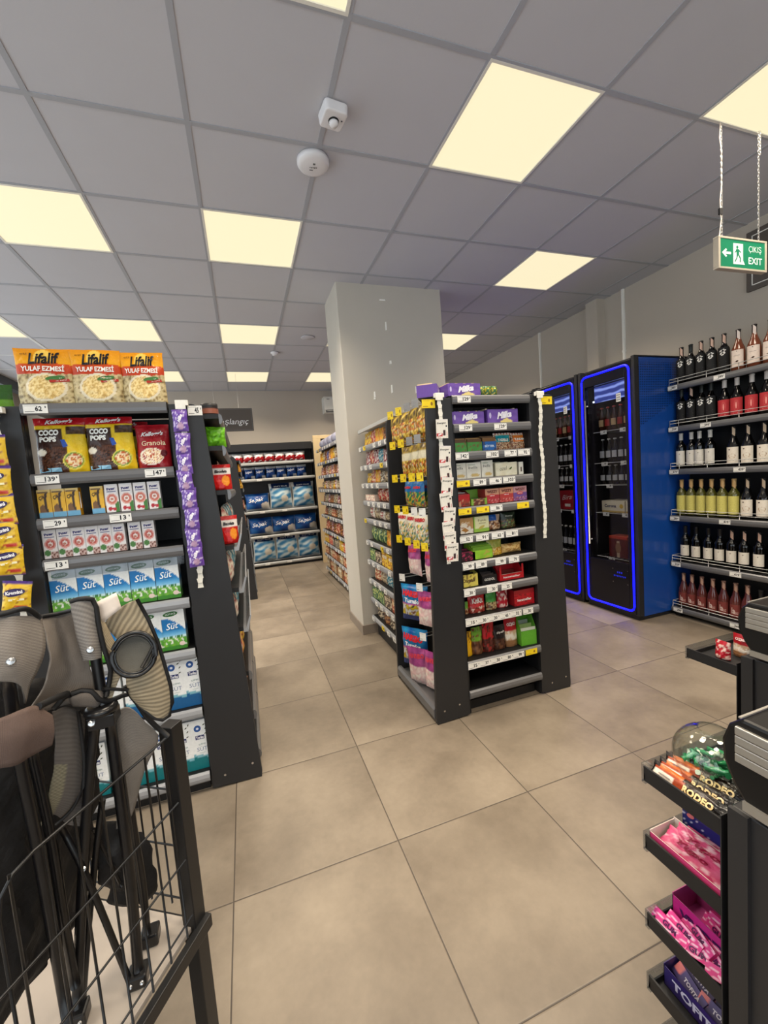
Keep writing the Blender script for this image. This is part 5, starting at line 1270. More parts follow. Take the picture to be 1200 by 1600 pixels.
# left run, aisle face (seen edge-on) ------------------------------------------
D('greenchip','chips_bag','chips bag',pouch(.2,.15,.07,lambda u,v:(120,200,40) if N(u*5,v*5)<.2 else (90,160,30),12,14,stand=False,seed=4,crumple=.008),'film')
D('redchip','nacho_bag','snack bag',pouch(.19,.165,.08,lambda u,v:(226,220,214) if .62<v<.84 else ((226,140,40) if math.hypot((u-.7)/.2,(v-.35)/.2)<1 else (190,26,26)),14,16,lambda b,F:b.text('Biscolata',off(F,0,.12),.11,.02,(30,26,30),bold=.05,shear=.2),seed=5,crumple=.004),'film')
b=MB(); b.lathe([(0,0),(.034,0),(.038,.004),(.038,.03),(.036,.036),(.037,.038),(.037,.052),(0,.053)],20,lambda u,z:(60,34,28) if z<.036 else (46,44,44)); b.lathe([(.0385,.006),(.0385,.028)],20,(150,90,70),caps=False); reg('jar','spread_jar','jar',[('b',b.mesh('spread_jar',M['card']))])
def lf(key,x,y,k,t,s=(1,1,1),rz=PI/2,dz=0,g=None): place(key,x,y,LRZ[k]+.001+dz,rz,t,g,s=s)
lf('jar',-.115,2.09,0,'small dark jar on the top shelf edge right of price card 45')
lf('greenchip',-.100,2.10,1,'bright green crumpled chips bag below the dark jar',s=(.46,.7,.62),rz=.35)
lf('redchip',-.098,2.10,2,'red snack bag with white band below the green bag, upper',s=(.50,.7,.72),rz=.2)
lf('redchip',-.088,2.10,3,'red snack bag with white band, lower one',s=(.46,.7,.80),rz=.25)
NB=[('pack9','cream packet'),('pack0','orange packet'),('pack6','rust packet'),('pack7','blue green packet'),('pack4','yellow packet'),('pack11','white packet'),('pack1','red packet'),('pack2','brown packet')]
for k,z in enumerate(LRZ):
    n=0
    for i in range(13):
        y=2.27+.215*i
        if k>3: y-=.16
        if y>3.15: break
        if k==0 and i in (0,1,2,3,4,5,6,7,8,9,10,11,12): continue
        key,t=NB[(i*3+k*5)%8]
        if k in (3,4,5): key,t=('pack7','blue green packet') if i%3 else ('pack11','white packet')
        h=min(.17,(LRZ[k-1]-z-.05) if k else .12)
        place(key,-.112-.01*z/1.77,y,z+.001,PI/2+.1*math.sin(i+k),'%s on %s shelf of left aisle run, %s from the camera'%(t,ORD[k],ORD[i]),'packets on left aisle run',s=(1.9,1.3,h/.13))

for i,(k,key,t) in enumerate(((1,'pack0','orange packet'),(2,'pack4','golden packet'),(3,'pack6','rust packet'),(4,'pack2','brown packet'),(6,'pack9','cream packet'),(8,'pack1','red packet'))):
    for j in range(3): place(key,-.045,5.50+.3*j,LRZ[k]+.001,PI/2+.1*j,t+' on the second left run at the aisle end, '+('nearest','middle','farthest')[j],'packets on second left run',s=(2.0,1.4,1.0))
# wine -------------------------------------------------------------------------
def wrow(k,specs,dx=3.53):
    for i,(y,key,t) in enumerate(specs):
        n=len(specs)
        place(key,dx,y,WZ[k]+.001,-PI/2+.28,'%s, %s wine shelf, %s from the fridge'%(t,('top','second','third','fourth','fifth','lowest')[k],ORD[i]),'bottles on the wine shelves')
wk='black glass wine bottle with white leaf print'
wrow(0,[(2.50,'wblack',wk),(2.425,'wblack2',wk),(2.345,'wblack',wk),(2.265,'wblack',wk),(2.18,'wblack',wk),(2.085,'wrose','rose wine bottle with cream label'),(1.985,'wrose','rose wine bottle with cream label'),(1.89,'wrose','rose wine bottle with cream label'),(1.79,'wrose','rose wine bottle with cream label'),(1.69,'wrose','rose wine bottle with cream label')])
wrow(1,[(2.505,'wblack2',wk),(2.425,'wblack',wk),(2.345,'wblack2',wk),(2.275,'wblack2',wk),(2.18,'wred','dark wine bottle with red label'),(2.095,'wred','dark wine bottle with red label'),(2.0,'wred','dark wine bottle with red label'),(1.91,'wred','dark wine bottle with red label'),(1.82,'wred','dark wine bottle with red label'),(1.73,'wred','dark wine bottle with red label')])
ww='dark wine bottle with white label and pale capsule'; wv='dark wine bottle with wide landscape label'
wrow(2,[(2.515,'wwhite',ww),(2.43,'wwhite',ww),(2.365,'wwhite',ww),(2.285,'wwhite',ww),(2.12,'wview',wv),(2.025,'wview',wv),(1.925,'wview',wv),(1.82,'wview',wv),(1.72,'wview',wv)])
wy='olive wine bottle with yellow label'
wrow(3,[(2.515,'wyellow',wy),(2.437,'wyellow',wy),(2.357,'wyellow',wy),(2.278,'wyellow',wy),(2.198,'wyellow',wy),(2.118,'wyellow',wy),(2.03,'wview',wv),(1.93,'wview',wv),(1.83,'wview',wv),(1.73,'wview',wv)])
wd='dark wine bottle with small white label'
wrow(4,[(2.49,'wdark2',wd),(2.40,'wdark2',wd),(2.305,'wdark2',wd),(2.22,'wdark2',wd),(2.135,'wdark',wd),(2.05,'wdark',wd),(1.955,'wdark',wd),(1.86,'wdark',wd),(1.76,'wdark',wd)])
wp='pink tinted bottle with scrawled lettering'; wt_='dark bottle with low white label'
wrow(5,[(2.51,'wpink',wp),(2.44,'wpink',wp),(2.36,'wpink',wp),(2.275,'wpink',wp),(2.195,'wpink',wp),(2.11,'wpink',wp),(2.03,'wpink',wp),(1.945,'wtlabel',wt_),(1.855,'wtlabel',wt_),(1.765,'wtlabel',wt_)])

# fridge contents ------------------------------------------------------------
for fn,(oy,nmF) in enumerate(((3.155,'nearest fridge'),(3.765,'middle fridge'))):
    def fput(key,lx,ly,k,t,s=(1,1,1),g='drinks inside the fridges',n=''):
        place(key,3.08+ly,oy-lx,FZS[k]+.003,-PI/2,'%s in the %s, %s'%(t,nmF,n),g,s=s)
    for i in range(7):
        fput('beer3' if i%2 else 'beer1',.075+.068*i,.20,4,'brown beer bottle',n='top shelf, '+ORD[i]+' from left')
        fput('beer2',.075+.068*i,.20,3,'dark beer bottle',n='second shelf, '+ORD[i]+' from left')
        fput('beer2' if i<5 else 'beer1',.075+.068*i,.20,2,'dark bottle',n='third shelf, '+ORD[i]+' from left',s=(1,1,.82))
    if fn==0:
        fput('corona',.205,.26,1,'cream beer carton',n='lettering facing out'); fput('corona',.452,.26,1,'cream beer carton',n='cut by the door frame',s=(.88,1,1))
        fput('sixpack',.235,.24,0,'red brown can pack',n='left one'); fput('sixpack',.445,.24,0,'red brown can pack',n='right one')
    else:
        fput('pepsired',.22,.24,1,'dark red can pack',n='left one'); fput('pepsired',.44,.24,1,'dark red can pack',n='right one')
        for i in range(7): fput('beer2',.075+.068*i,.22,0,'dark bottle',n='bottom shelf, '+ORD[i]+' from left',s=(1.05,1.05,1.1))
# ------------------------------------------------------------------ folded camping chairs: fabric control nets, tubes and bindings (metres)
FAB={'arm_panel':[[(-0.2844,0.9274,1.1463),(-0.2622,0.9235,1.1692),(-0.2378,0.9198,1.1828),(-0.2203,0.9138,1.1878)],[(-0.2569,0.9146,1.0999),(-0.2348,0.9102,1.11),(-0.2106,0.9058,1.1197),(-0.1973,0.9088,1.1226)],[(-0.2515,0.9005,1.0591),(-0.2257,0.8919,1.0569),(-0.2025,0.8974,1.0558),(-0.1872,0.911,1.0494)],[(-0.2521,0.9004,1.0139),(-0.2265,0.8917,1.0092),(-0.1999,0.898,0.9968),(-0.1805,0.9123,0.9836)],[(-0.2438,0.9078,0.9844),(-0.2248,0.9024,0.9637),(-0.2086,0.9063,0.9411),(-0.1917,0.9202,0.9343)]],
'side_fold':[[(-0.2838,0.8961,1.1934),(-0.2807,0.9023,1.1724),(-0.2766,0.9088,1.1508)],[(-0.2773,0.8877,1.1391),(-0.2695,0.8953,1.1161),(-0.2601,0.9033,1.0946)],[(-0.2737,0.8888,1.0818),(-0.2637,0.8918,1.0745),(-0.255,0.8996,1.0642)],[(-0.2801,0.8868,1.04),(-0.2699,0.89,1.0437),(-0.2608,0.8927,1.0454)],[(-0.2864,0.8848,1.0072),(-0.2813,0.8865,1.0101),(-0.2749,0.8884,1.0151)]],
'sleeve':[[(-0.3156,0.8748,1.2083),(-0.2964,0.871,1.2108),(-0.282,0.8862,1.2019)],[(-0.3134,0.8756,1.1624),(-0.2938,0.8666,1.1616),(-0.2825,0.8861,1.153)],[(-0.3119,0.8761,1.1258),(-0.2921,0.8639,1.1263),(-0.282,0.8862,1.122)],[(-0.3094,0.877,1.0982),(-0.2913,0.8674,1.0994),(-0.2839,0.8856,1.0941)]],
'backrest':[[(-0.3643,0.8774,1.1927),(-0.3484,0.9053,1.1863),(-0.3185,0.8897,1.1915)],[(-0.3509,0.8612,1.1512),(-0.339,0.9035,1.1336),(-0.3116,0.8921,1.1198)],[(-0.3475,0.8464,1.11),(-0.3374,0.8934,1.0755),(-0.3039,0.8948,1.0609)],[(-0.3628,0.8346,1.0675),(-0.3461,0.8793,1.0448),(-0.301,0.8958,1.0256)],[(-0.3842,0.8304,1.0388),(-0.3657,0.8605,1.0258),(-0.3354,0.8835,1.0216)]],
'seat_side':[[(-0.2918,0.9146,0.9643),(-0.2595,0.9139,0.976),(-0.2345,0.9309,0.9261),(-0.2209,0.9445,0.8892)],[(-0.2971,0.9234,0.8804),(-0.266,0.9224,0.8853),(-0.2413,0.9343,0.8704),(-0.2256,0.9434,0.8671)],[(-0.3028,0.9268,0.7979),(-0.2828,0.9279,0.7973),(-0.2651,0.9331,0.8115),(-0.2513,0.9421,0.8262)],[(-0.3119,0.9291,0.723),(-0.2998,0.9278,0.7267),(-0.2871,0.9318,0.7357),(-0.2789,0.9395,0.7521)]],
'seat_fold':[[(-0.3566,0.8535,1.0248),(-0.3452,0.8689,1.0219),(-0.3342,0.8839,1.0075),(-0.327,0.8973,0.9833)],[(-0.3634,0.8561,0.944),(-0.351,0.8666,0.9334),(-0.3414,0.8812,0.9211),(-0.3376,0.8933,0.8993)],[(-0.38,0.8543,0.8781),(-0.3649,0.8663,0.8641),(-0.3526,0.8821,0.8455),(-0.3433,0.8912,0.8356)],[(-0.4007,0.8559,0.8209),(-0.3817,0.8645,0.8316),(-0.3681,0.8758,0.7974),(-0.3488,0.889,0.7742)]],
'pocket':[[(-0.3313,0.869,1.0414),(-0.3075,0.8671,1.0449),(-0.2871,0.8793,1.0327)],[(-0.3335,0.8628,1.0378),(-0.3097,0.861,1.0351),(-0.2871,0.8741,1.0204)],[(-0.3316,0.8689,1.0209),(-0.3114,0.8657,1.0161),(-0.2976,0.8758,1.0047)]],
'b_sleeve':[[(-0.4166,0.7751,1.2301),(-0.3781,0.7891,1.2177),(-0.3593,0.7978,1.2157),(-0.3493,0.8403,1.1978)],[(-0.4151,0.7646,1.1991),(-0.375,0.7739,1.1875),(-0.3578,0.7875,1.1791),(-0.3425,0.8323,1.1532)],[(-0.4184,0.7628,1.1662),(-0.3768,0.7675,1.15),(-0.3596,0.7812,1.1424),(-0.3518,0.8175,1.1177)],[(-0.4209,0.7614,1.1409),(-0.3811,0.771,1.1281),(-0.3655,0.784,1.1174),(-0.3634,0.807,1.0955)],[(-0.4235,0.7657,1.1375),(-0.3835,0.7753,1.1246),(-0.3671,0.7888,1.1071),(-0.3733,0.8079,1.0669)]],
'b_flap':[[(-0.4183,0.7399,1.0751),(-0.3758,0.7456,1.0779),(-0.3529,0.7567,1.08),(-0.3413,0.773,1.0747),(-0.3317,0.788,1.0469)],[(-0.4156,0.73,1.0561),(-0.3749,0.7349,1.0461),(-0.3528,0.7457,1.0432),(-0.3398,0.7627,1.0399),(-0.3298,0.7834,1.0195)],[(-0.4242,0.7366,1.0155),(-0.3833,0.7418,1.004),(-0.3678,0.7496,0.999),(-0.3547,0.767,0.9993),(-0.3381,0.7853,0.9989)]],
'b_cover_fill':[[(-0.4594,0.8315,1.12),(-0.4069,0.897,1.0778),(-0.3673,0.9301,1.0149),(-0.326,0.9559,0.9779)],[(-0.4586,0.7975,0.9896),(-0.4155,0.8543,0.9374),(-0.3899,0.9209,0.884),(-0.3492,0.969,0.8102)],[(-0.461,0.773,0.8723),(-0.4276,0.8258,0.8118),(-0.4061,0.8919,0.7439),(-0.3786,0.9579,0.6738)],[(-0.4583,0.7395,0.7587),(-0.4315,0.8125,0.6623),(-0.4121,0.867,0.6166),(-0.402,0.9157,0.5718)],[(-0.4626,0.7131,0.6184),(-0.4394,0.7509,0.5836),(-0.4377,0.8205,0.5653),(-0.4181,0.8642,0.5581)]],
'dark_fabric':[[(-0.3443,0.9282,0.7494),(-0.3088,0.9511,0.7177),(-0.2853,0.9793,0.6635)],[(-0.3509,0.9257,0.6851),(-0.3068,0.936,0.6514),(-0.2671,0.974,0.5933)],[(-0.3496,0.9262,0.6214),(-0.308,0.9356,0.5876),(-0.2652,0.9746,0.5308)],[(-0.3451,0.9386,0.5716),(-0.3142,0.9388,0.539),(-0.2934,0.9664,0.5099)]],
'white_tag':[[(-0.2833,0.8963,1.1982),(-0.2507,0.9008,1.2102)],[(-0.2772,0.8982,1.1568),(-0.246,0.9021,1.1789)]]}
TUB={'main_pole':([(-0.2954,0.8924,1.1903),(-0.293,0.8879,1.0927),(-0.2904,0.8835,0.9962)],0.0092),
'leg_a':([(-0.3025,0.8794,0.989),(-0.3338,0.8787,0.8315),(-0.3619,0.8729,0.653),(-0.392,0.8654,0.4441)],0.0092),
'leg_b':([(-0.2881,0.9,0.9817),(-0.2877,0.8949,0.7631),(-0.2902,0.8941,0.6006),(-0.2954,0.8892,0.4324)],0.01),
'leg_c':([(-0.285,0.9377,0.9606),(-0.2866,0.9424,0.7097),(-0.2855,0.9479,0.5806),(-0.2919,0.9565,0.45)],0.0076),
'brace_a':([(-0.3787,0.8767,0.7954),(-0.3513,0.8665,0.7095),(-0.3316,0.8742,0.5852),(-0.3094,0.8823,0.434)],0.006),
'brace_b':([(-0.3185,0.9003,0.8098),(-0.3422,0.8916,0.6928),(-0.3636,0.8831,0.5766),(-0.3882,0.8725,0.4257)],0.006),
'brace_c':([(-0.3405,0.9029,0.7555),(-0.328,0.9129,0.681),(-0.3147,0.9228,0.6032)],0.0032),
'b_leg':([(-0.3768,0.7842,1.1325),(-0.3871,0.8014,0.9867),(-0.3872,0.8125,0.8081),(-0.3835,0.8142,0.489)],0.0092),
'b_leg2':([(-0.3906,0.844,0.995),(-0.3834,0.8473,0.812),(-0.3831,0.8474,0.6378),(-0.3852,0.8574,0.4975)],0.008)}
BND={'bind_arm':([(-0.2197,0.9119,1.1895),(-0.1968,0.9069,1.1232),(-0.1857,0.9092,1.0498),(-0.179,0.9106,0.9841),(-0.1893,0.9156,0.9389),(-0.2077,0.9065,0.9394),(-0.2249,0.9024,0.9624),(-0.2438,0.9078,0.9844),(-0.256,0.8993,1.0258)],0.0036),
'bind_sleeve':([(-0.3145,0.8752,1.2104),(-0.2936,0.8698,1.2142),(-0.2808,0.8824,1.2027),(-0.2794,0.8818,1.16),(-0.2772,0.8825,1.1187),(-0.2723,0.884,1.0834),(-0.2722,0.8861,1.0612),(-0.2827,0.8808,1.0209)],0.0044),
'bind_back':([(-0.3626,0.8727,1.1915),(-0.3467,0.9006,1.1862),(-0.3169,0.885,1.1926)],0.0036),
'bind_seat':([(-0.3292,0.8644,1.0455),(-0.3048,0.868,1.045),(-0.2876,0.8739,1.0156),(-0.2731,0.8942,1.0066),(-0.2534,0.9104,1.004),(-0.2418,0.9084,0.9836),(-0.2291,0.9219,0.9379),(-0.2023,0.9384,0.8847)],0.0048),
'bind_f':([(-0.3258,0.8711,1.0096),(-0.3285,0.8754,0.921),(-0.3363,0.8724,0.8625),(-0.3559,0.8679,0.8285),(-0.381,0.8593,0.8133)],0.0032),
'bind_fold':([(-0.2851,0.8747,1.0395),(-0.2505,0.8956,1.0184)],0.0032),
'bind_b':([(-0.4145,0.7706,1.2282),(-0.3754,0.7848,1.2246),(-0.3557,0.7962,1.226),(-0.3499,0.8129,1.2192),(-0.3474,0.8357,1.1988)],0.0044),
'bind_b2':([(-0.3565,0.859,1.0266),(-0.3416,0.865,1.0411),(-0.3295,0.8643,1.0432)],0.0048),
'bind_b3':([(-0.3402,0.7735,1.072),(-0.3348,0.8138,1.0629),(-0.3332,0.8576,1.0499)],0.0056)}
PT={'rivet_a': (-0.2896, 0.8574, 1.1223), 'rivet_b': (-0.3641, 0.7703, 1.1531), 'rivet_hub': (-0.3052, 0.8626, 0.9842), 'rivet_x': (-0.3475, 0.8572, 0.7168), 'hub': (-0.294, 0.8823, 0.9978), 'cup': (-0.2257, 0.8712, 1.0947), 'foot_b': (-0.2979, 0.8863, 0.4445), 'foot_a': (-0.3935, 0.8592, 0.4572), 'foot_c': (-0.2912, 0.9619, 0.4436)}
def crom(a,b,c,d,t):
    return tuple(.5*((2*b[i])+(-a[i]+c[i])*t+(2*a[i]-5*b[i]+4*c[i]-d[i])*t*t+(-a[i]+3*b[i]-3*c[i]+d[i])*t*t*t) for i in range(3))
def spl(pts,t):
    n=len(pts)-1
    if n<1: return pts[0]
    k=min(n-1,int(t*n)); f=t*n-k
    if n==1: return tuple(pts[0][i]*(1-f)+pts[1][i]*f for i in range(3))
    g=lambda i: pts[i] if 0<=i<=n else (tuple(2*pts[0][j]-pts[1][j] for j in range(3)) if i<0 else tuple(2*pts[n][j]-pts[n-1][j] for j in range(3)))
    return crom(g(k-1),g(k),g(k+1),g(k+2),f)
def smoothpath(pts,n=14): return [spl(pts,i/n) for i in range(n+1)]
M['fabric']=printmat('camping_mesh_fabric',.75,spec=.3,bump=.3,bscale=900)
M['fabdark']=mat('black_nylon',(20,20,22),.6,bump=.4,bscale=40)
M['tubeblk']=mat('black_steel_tube',(16,16,18),.28,spec=.6)
M['bind']=mat('black_binding_tape',(18,18,20),.6)
def patch(name,net,mtl,par,col,nu=16,nv=24,thick=.003,wob=.0015):
    b=MB()
    def Pf(u,v):
        rows=[spl(r,u) for r in net]; p=spl(rows,v); q=noise.noise(Vector(p)*28)*wob; return (p[0]+q,p[1]+q,p[2])
    b.quadgrid(Pf,nu,nv,col,flip=True)
    o=b.build(name,mtl,par); o.location=-Vector(par.location)
    md=o.modifiers.new('thickness','SOLIDIFY'); md.thickness=thick; md.offset=0
    return o
def stripes(a,c,n,ax=1,ph=.0):
    def f(u,v):
        t=(v if ax else u); s=math.sin((t+ph*(u if ax else v))*n*2*PI)
        return mix(a,c,.5+.5*s)
    return f
GA,GB=(128,120,112),(104,97,91); BA,BB=(178,163,136),(122,111,92)
ca=empty('folding_chair',(-.29,.90,.42),0,'folded grey camping chair with cup holder standing in the wire cage, nearer the post','camping chair')
cb=empty('folding_chair',(-.41,.80,.42),0,'folded grey camping chair with brown flap at the left photo edge','camping chair')
patch('armrest_panel',FAB['arm_panel'],M['fabric'],ca,stripes(BA,BB,24,1,.15),14,110)
patch('side_fold',FAB['side_fold'],M['fabric'],ca,stripes(BA,BB,22,1,.5),6,100)
patch('sleeve',FAB['sleeve'],M['fabric'],ca,stripes((150,144,138),(112,107,103),16,1,.5),10,70)
patch('backrest',FAB['backrest'],M['fabric'],ca,stripes(GA,GB,26,0,.3),100,16,wob=.004)
patch('seat_side',FAB['seat_side'],M['fabric'],ca,stripes((134,126,118),(116,110,103),40,1,.2),14,110)
patch('seat_fold',FAB['seat_fold'],M['fabric'],ca,lambda u,v: stripes((140,134,112),(96,90,76),30,1,.3)(u,v) if u<.35 and v>.4 else stripes((98,92,88),(86,81,77),30,1)(u,v),14,100)
patch('pocket',FAB['pocket'],M['fabric'],ca,GB,8,8)
patch('storage_cover',FAB['dark_fabric'],M['fabdark'],ca,(20,20,22),14,14,wob=.012)
patch('size_tag',FAB['white_tag'],M['matte'],ca,(232,218,206),4,4,thick=.001)['label']='white cloth tag'
patch('backrest',FAB['b_sleeve'],M['fabric'],cb,stripes((146,138,130),(112,106,100),34,1,-.5),14,110,wob=.003)
patch('armrest_flap',FAB['b_flap'],M['fabric'],cb,stripes((100,83,76),(86,71,65),50,0),110,10,wob=.003)
patch('storage_cover',FAB['b_cover_fill'],M['fabdark'],cb,(20,20,22),20,24,wob=.02)  # black bag; upper part is an added sheet standing in for the dark gap
def tubes(par,names,src,nm,mt,n=10):
    for k in names:
        p,r=src[k]; b=MB(); b.tube(smoothpath(p,12),r,n); o=b.build(nm,mt,par); o.location=-Vector(par.location)
tubes(ca,['main_pole'],TUB,'pole',M['tubeblk']); tubes(ca,['leg_a','leg_b','leg_c'],TUB,'leg',M['tubeblk'],12); tubes(ca,['brace_a','brace_b','brace_c'],TUB,'cross_brace',M['tubeblk'],8)
tubes(cb,['b_leg','b_leg2'],TUB,'leg',M['tubeblk'],12)
tubes(ca,['bind_f','bind_arm','bind_sleeve','bind_back','bind_seat','bind_fold','bind_b2'],BND,'binding',M['bind'],8)
tubes(cb,['bind_b','bind_b3'],BND,'binding',M['bind'],8)
def toward(p):
    d=(Vector((0,0,CZ))-Vector(p)).normalized(); x=Vector((0,0,1)).cross(d).normalized(); y=d.cross(x); return d,x,y
# cup holder: ring, mesh pocket and pull cord, leaning outward
c=Vector(PT['cup']); d,x,y=(Vector((.25,-.93,.26)).normalized(),None,None); x=Vector((0,0,1)).cross(d).normalized(); y=d.cross(x)
b=MB(); 
for (rr_,tr) in ((.0385,.0042),(.0335,.0022)): b.tube([c+x*(rr_*.92*math.cos(2*PI*k/40))+y*(rr_*1.03*math.sin(2*PI*k/40)) for k in range(40)],tr,8,closed=True)
o=b.build('cup_holder_ring',M['tubeblk'],ca); o.location=-Vector(ca.location)
b=MB(); b.quadgrid(lambda u,v: c+x*(.036*.92*v*math.cos(2*PI*u))+y*(.036*1.03*v*math.sin(2*PI*u))-d*(.006+.012*(1-v*v)),32,5,(92,90,84)); o=b.build('cup_holder_pocket',M['fabric'],ca); o.location=-Vector(ca.location)
b=MB(); b.tube([c+x*.008-y*.028+d*.004,c+x*.02-y*.012,c+x*.032+y*.006,c+x*.036+y*.014],.003,6); o=b.build('cord',M['bind'],ca); o.location=-Vector(ca.location)
def rivet(par,p,r=.0065):
    d,x,y=toward(p); p=Vector(p); b=MB(); n=14
    for (r1,h1,r2,h2) in ((r,0,r*.8,.002),(r*.8,.002,.0001,.0032)):
        b.quadgrid(lambda u,v: p+x*((r1+(r2-r1)*v)*math.cos(2*PI*u))+y*((r1+(r2-r1)*v)*math.sin(2*PI*u))+d*(h1+(h2-h1)*v),n,1,(200,200,200))
    o=b.build('rivet',M['steel'],par); o.location=-Vector(par.location)
rivet(ca,PT['rivet_a'],.0065); rivet(ca,PT['rivet_hub']); rivet(ca,PT['rivet_x'],.005); rivet(cb,PT['rivet_b'],.0065)
h=Vector(PT['hub']); b=MB(); b.lathe([(0,-.006),(.026,-.006),(.028,-.001),(.028,.004),(.022,.009),(0,.010)],20,(20,20,22),c0=tuple(h)); b.box(h.x-.02,h.x+.024,h.y-.018,h.y+.024,h.z-.03,h.z-.006)
o=b.build('hub',M['tubeblk'],ca,bevel=.002); o.location=-Vector(ca.location)
for k,nm_ in (('foot_b',ca),('foot_a',ca),('foot_c',ca)):
    p=Vector(PT[k]); b=MB(); b.box(p.x-.016,p.x+.02,p.y-.014,p.y+.02,.4205,.448); o=b.build('foot',M['tubeblk'],nm_,bevel=.004); o.location=-Vector(nm_.location)
    if k!='foot_c':
        for dx in (-.008,.012): rivet(nm_,(p.x+dx,p.y-.0155,.436),.004)

# wire cage --------------------------------------------------------------
P0=Vector((-.2036,.979)); DD=Vector((-.53,-.848)); VV=Vector((-.848,.53)); LD,LV=.78,.60
cg=empty('wire_cage_table',(-.2036,.979,0),math.atan2(DD.y,DD.x),'black wire cage table on legs holding the folded camping chairs','cage')
# local frame: x along the front panel, -y into the cage
M['cage']=mat('black_cage_steel',(24,24,25),.38,spec=.5)
for (lx,ly) in ((0,0),(LD,0),(0,-LV),(LD,-LV)):
    b=MB(); b.box(lx-.017,lx+.017,ly-.017,ly+.017,0,.89); b.build('post',M['cage'],cg,bevel=.002)
for (a,b2) in (((-.02,.022),(LD+.02,.022)),((-.02,-LV-.022),(LD+.02,-LV-.022))):
    b=MB(); b.box(a[0],b2[0],a[1]-.008,a[1]+.008,.388,.418); b.box(a[0],b2[0],a[1]-.008+(-.012 if a[1]>0 else .004),a[1]+(.004 if a[1]>0 else .02),.388,.394); b.build('cross_bar',M['cage'],cg,bevel=.0015)
for lx in (0,LD):
    b=MB(); b.box(lx-.012,lx+.012,-LV,0,.385,.408); b.build('cross_bar',M['cage'],cg)
M['boardw']=mat('pale_laminate_board',(170,160,150),.5,noise_amt=.06,nscale=10)
b=MB(); b.box(.0,LD,-LV,.004,.408,.4195); b.build('shelf_board',M['boardw'],cg,bevel=.001)
M['wireb']=mat('black_coated_wire',(22,22,23),.35,spec=.5)
b=MB(); R_=.0022
xs=[.037+.0487*i for i in range(16)]
for i,xx in enumerate(xs):
    if xx>LD-.02: break
    top=.872 if xx<.345 else .722
    b.tube([(xx,.012,.42),(xx,.012,top)],R_,6)
b.tube([(.02,.012,.875),(.295,.012,.875),(.325,.012,.868),(.343,.012,.85),(.348,.012,.82),(.348,.012,.42)],R_*1.15,8)
for z in (.722,.588,.455): b.tube([(.02,.015,z),(LD-.02,.015,z)],R_,6)
b.build('front_wire_panel',M['wireb'],cg)
b=MB()
for i in range(10): b.tube([(.0,-.055-.056*i,.45),(.0,-.055-.056*i,.875)],R_,6)
for z in (.875,.735,.60,.47): b.tube([(.003,-.02,z),(.003,-LV+.02,z)],R_,6)
b.build('side_wire_panel',M['wireb'],cg)
b=MB()
for i in range(14): b.tube([(.04+.0487*i,-LV,.42),(.04+.0487*i,-LV,.875)],R_,6)
for z in (.875,.735,.60,.47): b.tube([(.02,-LV+.003,z),(LD-.02,-LV+.003,z)],R_,6)
b.build('rear_wire_panel',M['wireb'],cg)

# ------------------------------------------------------------------ checkouts
M['alu']=mat('brushed_aluminium',(176,172,164),.35,metal=.7)
M['belt']=mat('black_belt',(26,26,27),.6)
M['cap']=mat('black_checkout_plastic',(18,17,17),.35,spec=.4)
def checkout(ox,oy,label,n='',trays=(.725,.572,.392,.242,.09)):
    e=empty('checkout_counter',(ox,oy,0),0,label,'checkout')
    # local: x right from the tray side face, y=0 at the rack/counter joint, counter towards -y
    b=MB(); b.box(.004,.58,-1.3,0,0,.79); b.build('cabinet',M['black'],e,bevel=.003)
    b=MB(); b.box(-.004,.004,-.0295,-.0,.0,.79); b.build('edge_panel',M['black'],e)
    prof=[(-1.3,.80),(-.03,.80),(-.005,.835),(.010,.87),(.012,.905),(.002,.935),(-.018,.955),(-1.3,.955)]
    b=MB(); b.prism(prof,lambda p,t:(.0+.58*t,p[0],p[1])); b.build('conveyor_housing',M['cap'],e,bevel=.006)
    b=MB()
    for k in range(4): b.box(-.006,.001,-1.3,-.012,.880+.0155*k,.8945+.0155*k)
    b.build('side_trim',M['alu'],e,bevel=.0015)
    b=MB(); b.box(-.004,.002,-1.3,-.022,.800,.816); b.box(.0,.58,-.0185,-.0145,.9545,.957); b.build('lower_trim',M['alu'],e)
    b=MB(); b.box(.05,.53,-1.28,-.05,.955,.9585); b.build('belt',M['belt'],e)
    b=MB(); b.box(.03,.048,-1.28,-.05,.955,.9605); b.box(.532,.55,-1.28,-.05,.955,.9605); b.build('belt_guide',M['alu'],e)
    r=empty('candy_rack',(ox,oy,0),0,'black candy rack with stepped trays on the end of the '+n,'display rack')
    b=MB(); b.box(.0,.40,.0125,.0145,.02,.76); b.build('back_panel',M['black'],r)
    b=MB(); b.box(.40,.415,.0125,.16,.02,.76); b.build('end_panel',M['black'],r)
    for z in trays:
        b=MB(); b.box(.0,.40,.014,.160,z-.004,z); b.box(.0,.004,.014,.160,z,z+.028); b.box(.396,.40,.014,.16,z,z+.028); b.box(.0,.40,.157,.160,z,z+.012)
        t=b.build('tray',M['blackmetal'],r)
        b=MB(); b.box(-.002,.402,.161,.1635,z-.006,z+.034); b.box(-.002,.402,.155,.1635,z-.008,z-.004); b.build('clear_lip',M['clear'],t)
    return e
checkout(.728,.447,'black checkout counter with aluminium trim at the right photo edge','nearer checkout')
checkout(1.333,.782,'second black checkout counter seen farther right','farther checkout',(.725,))
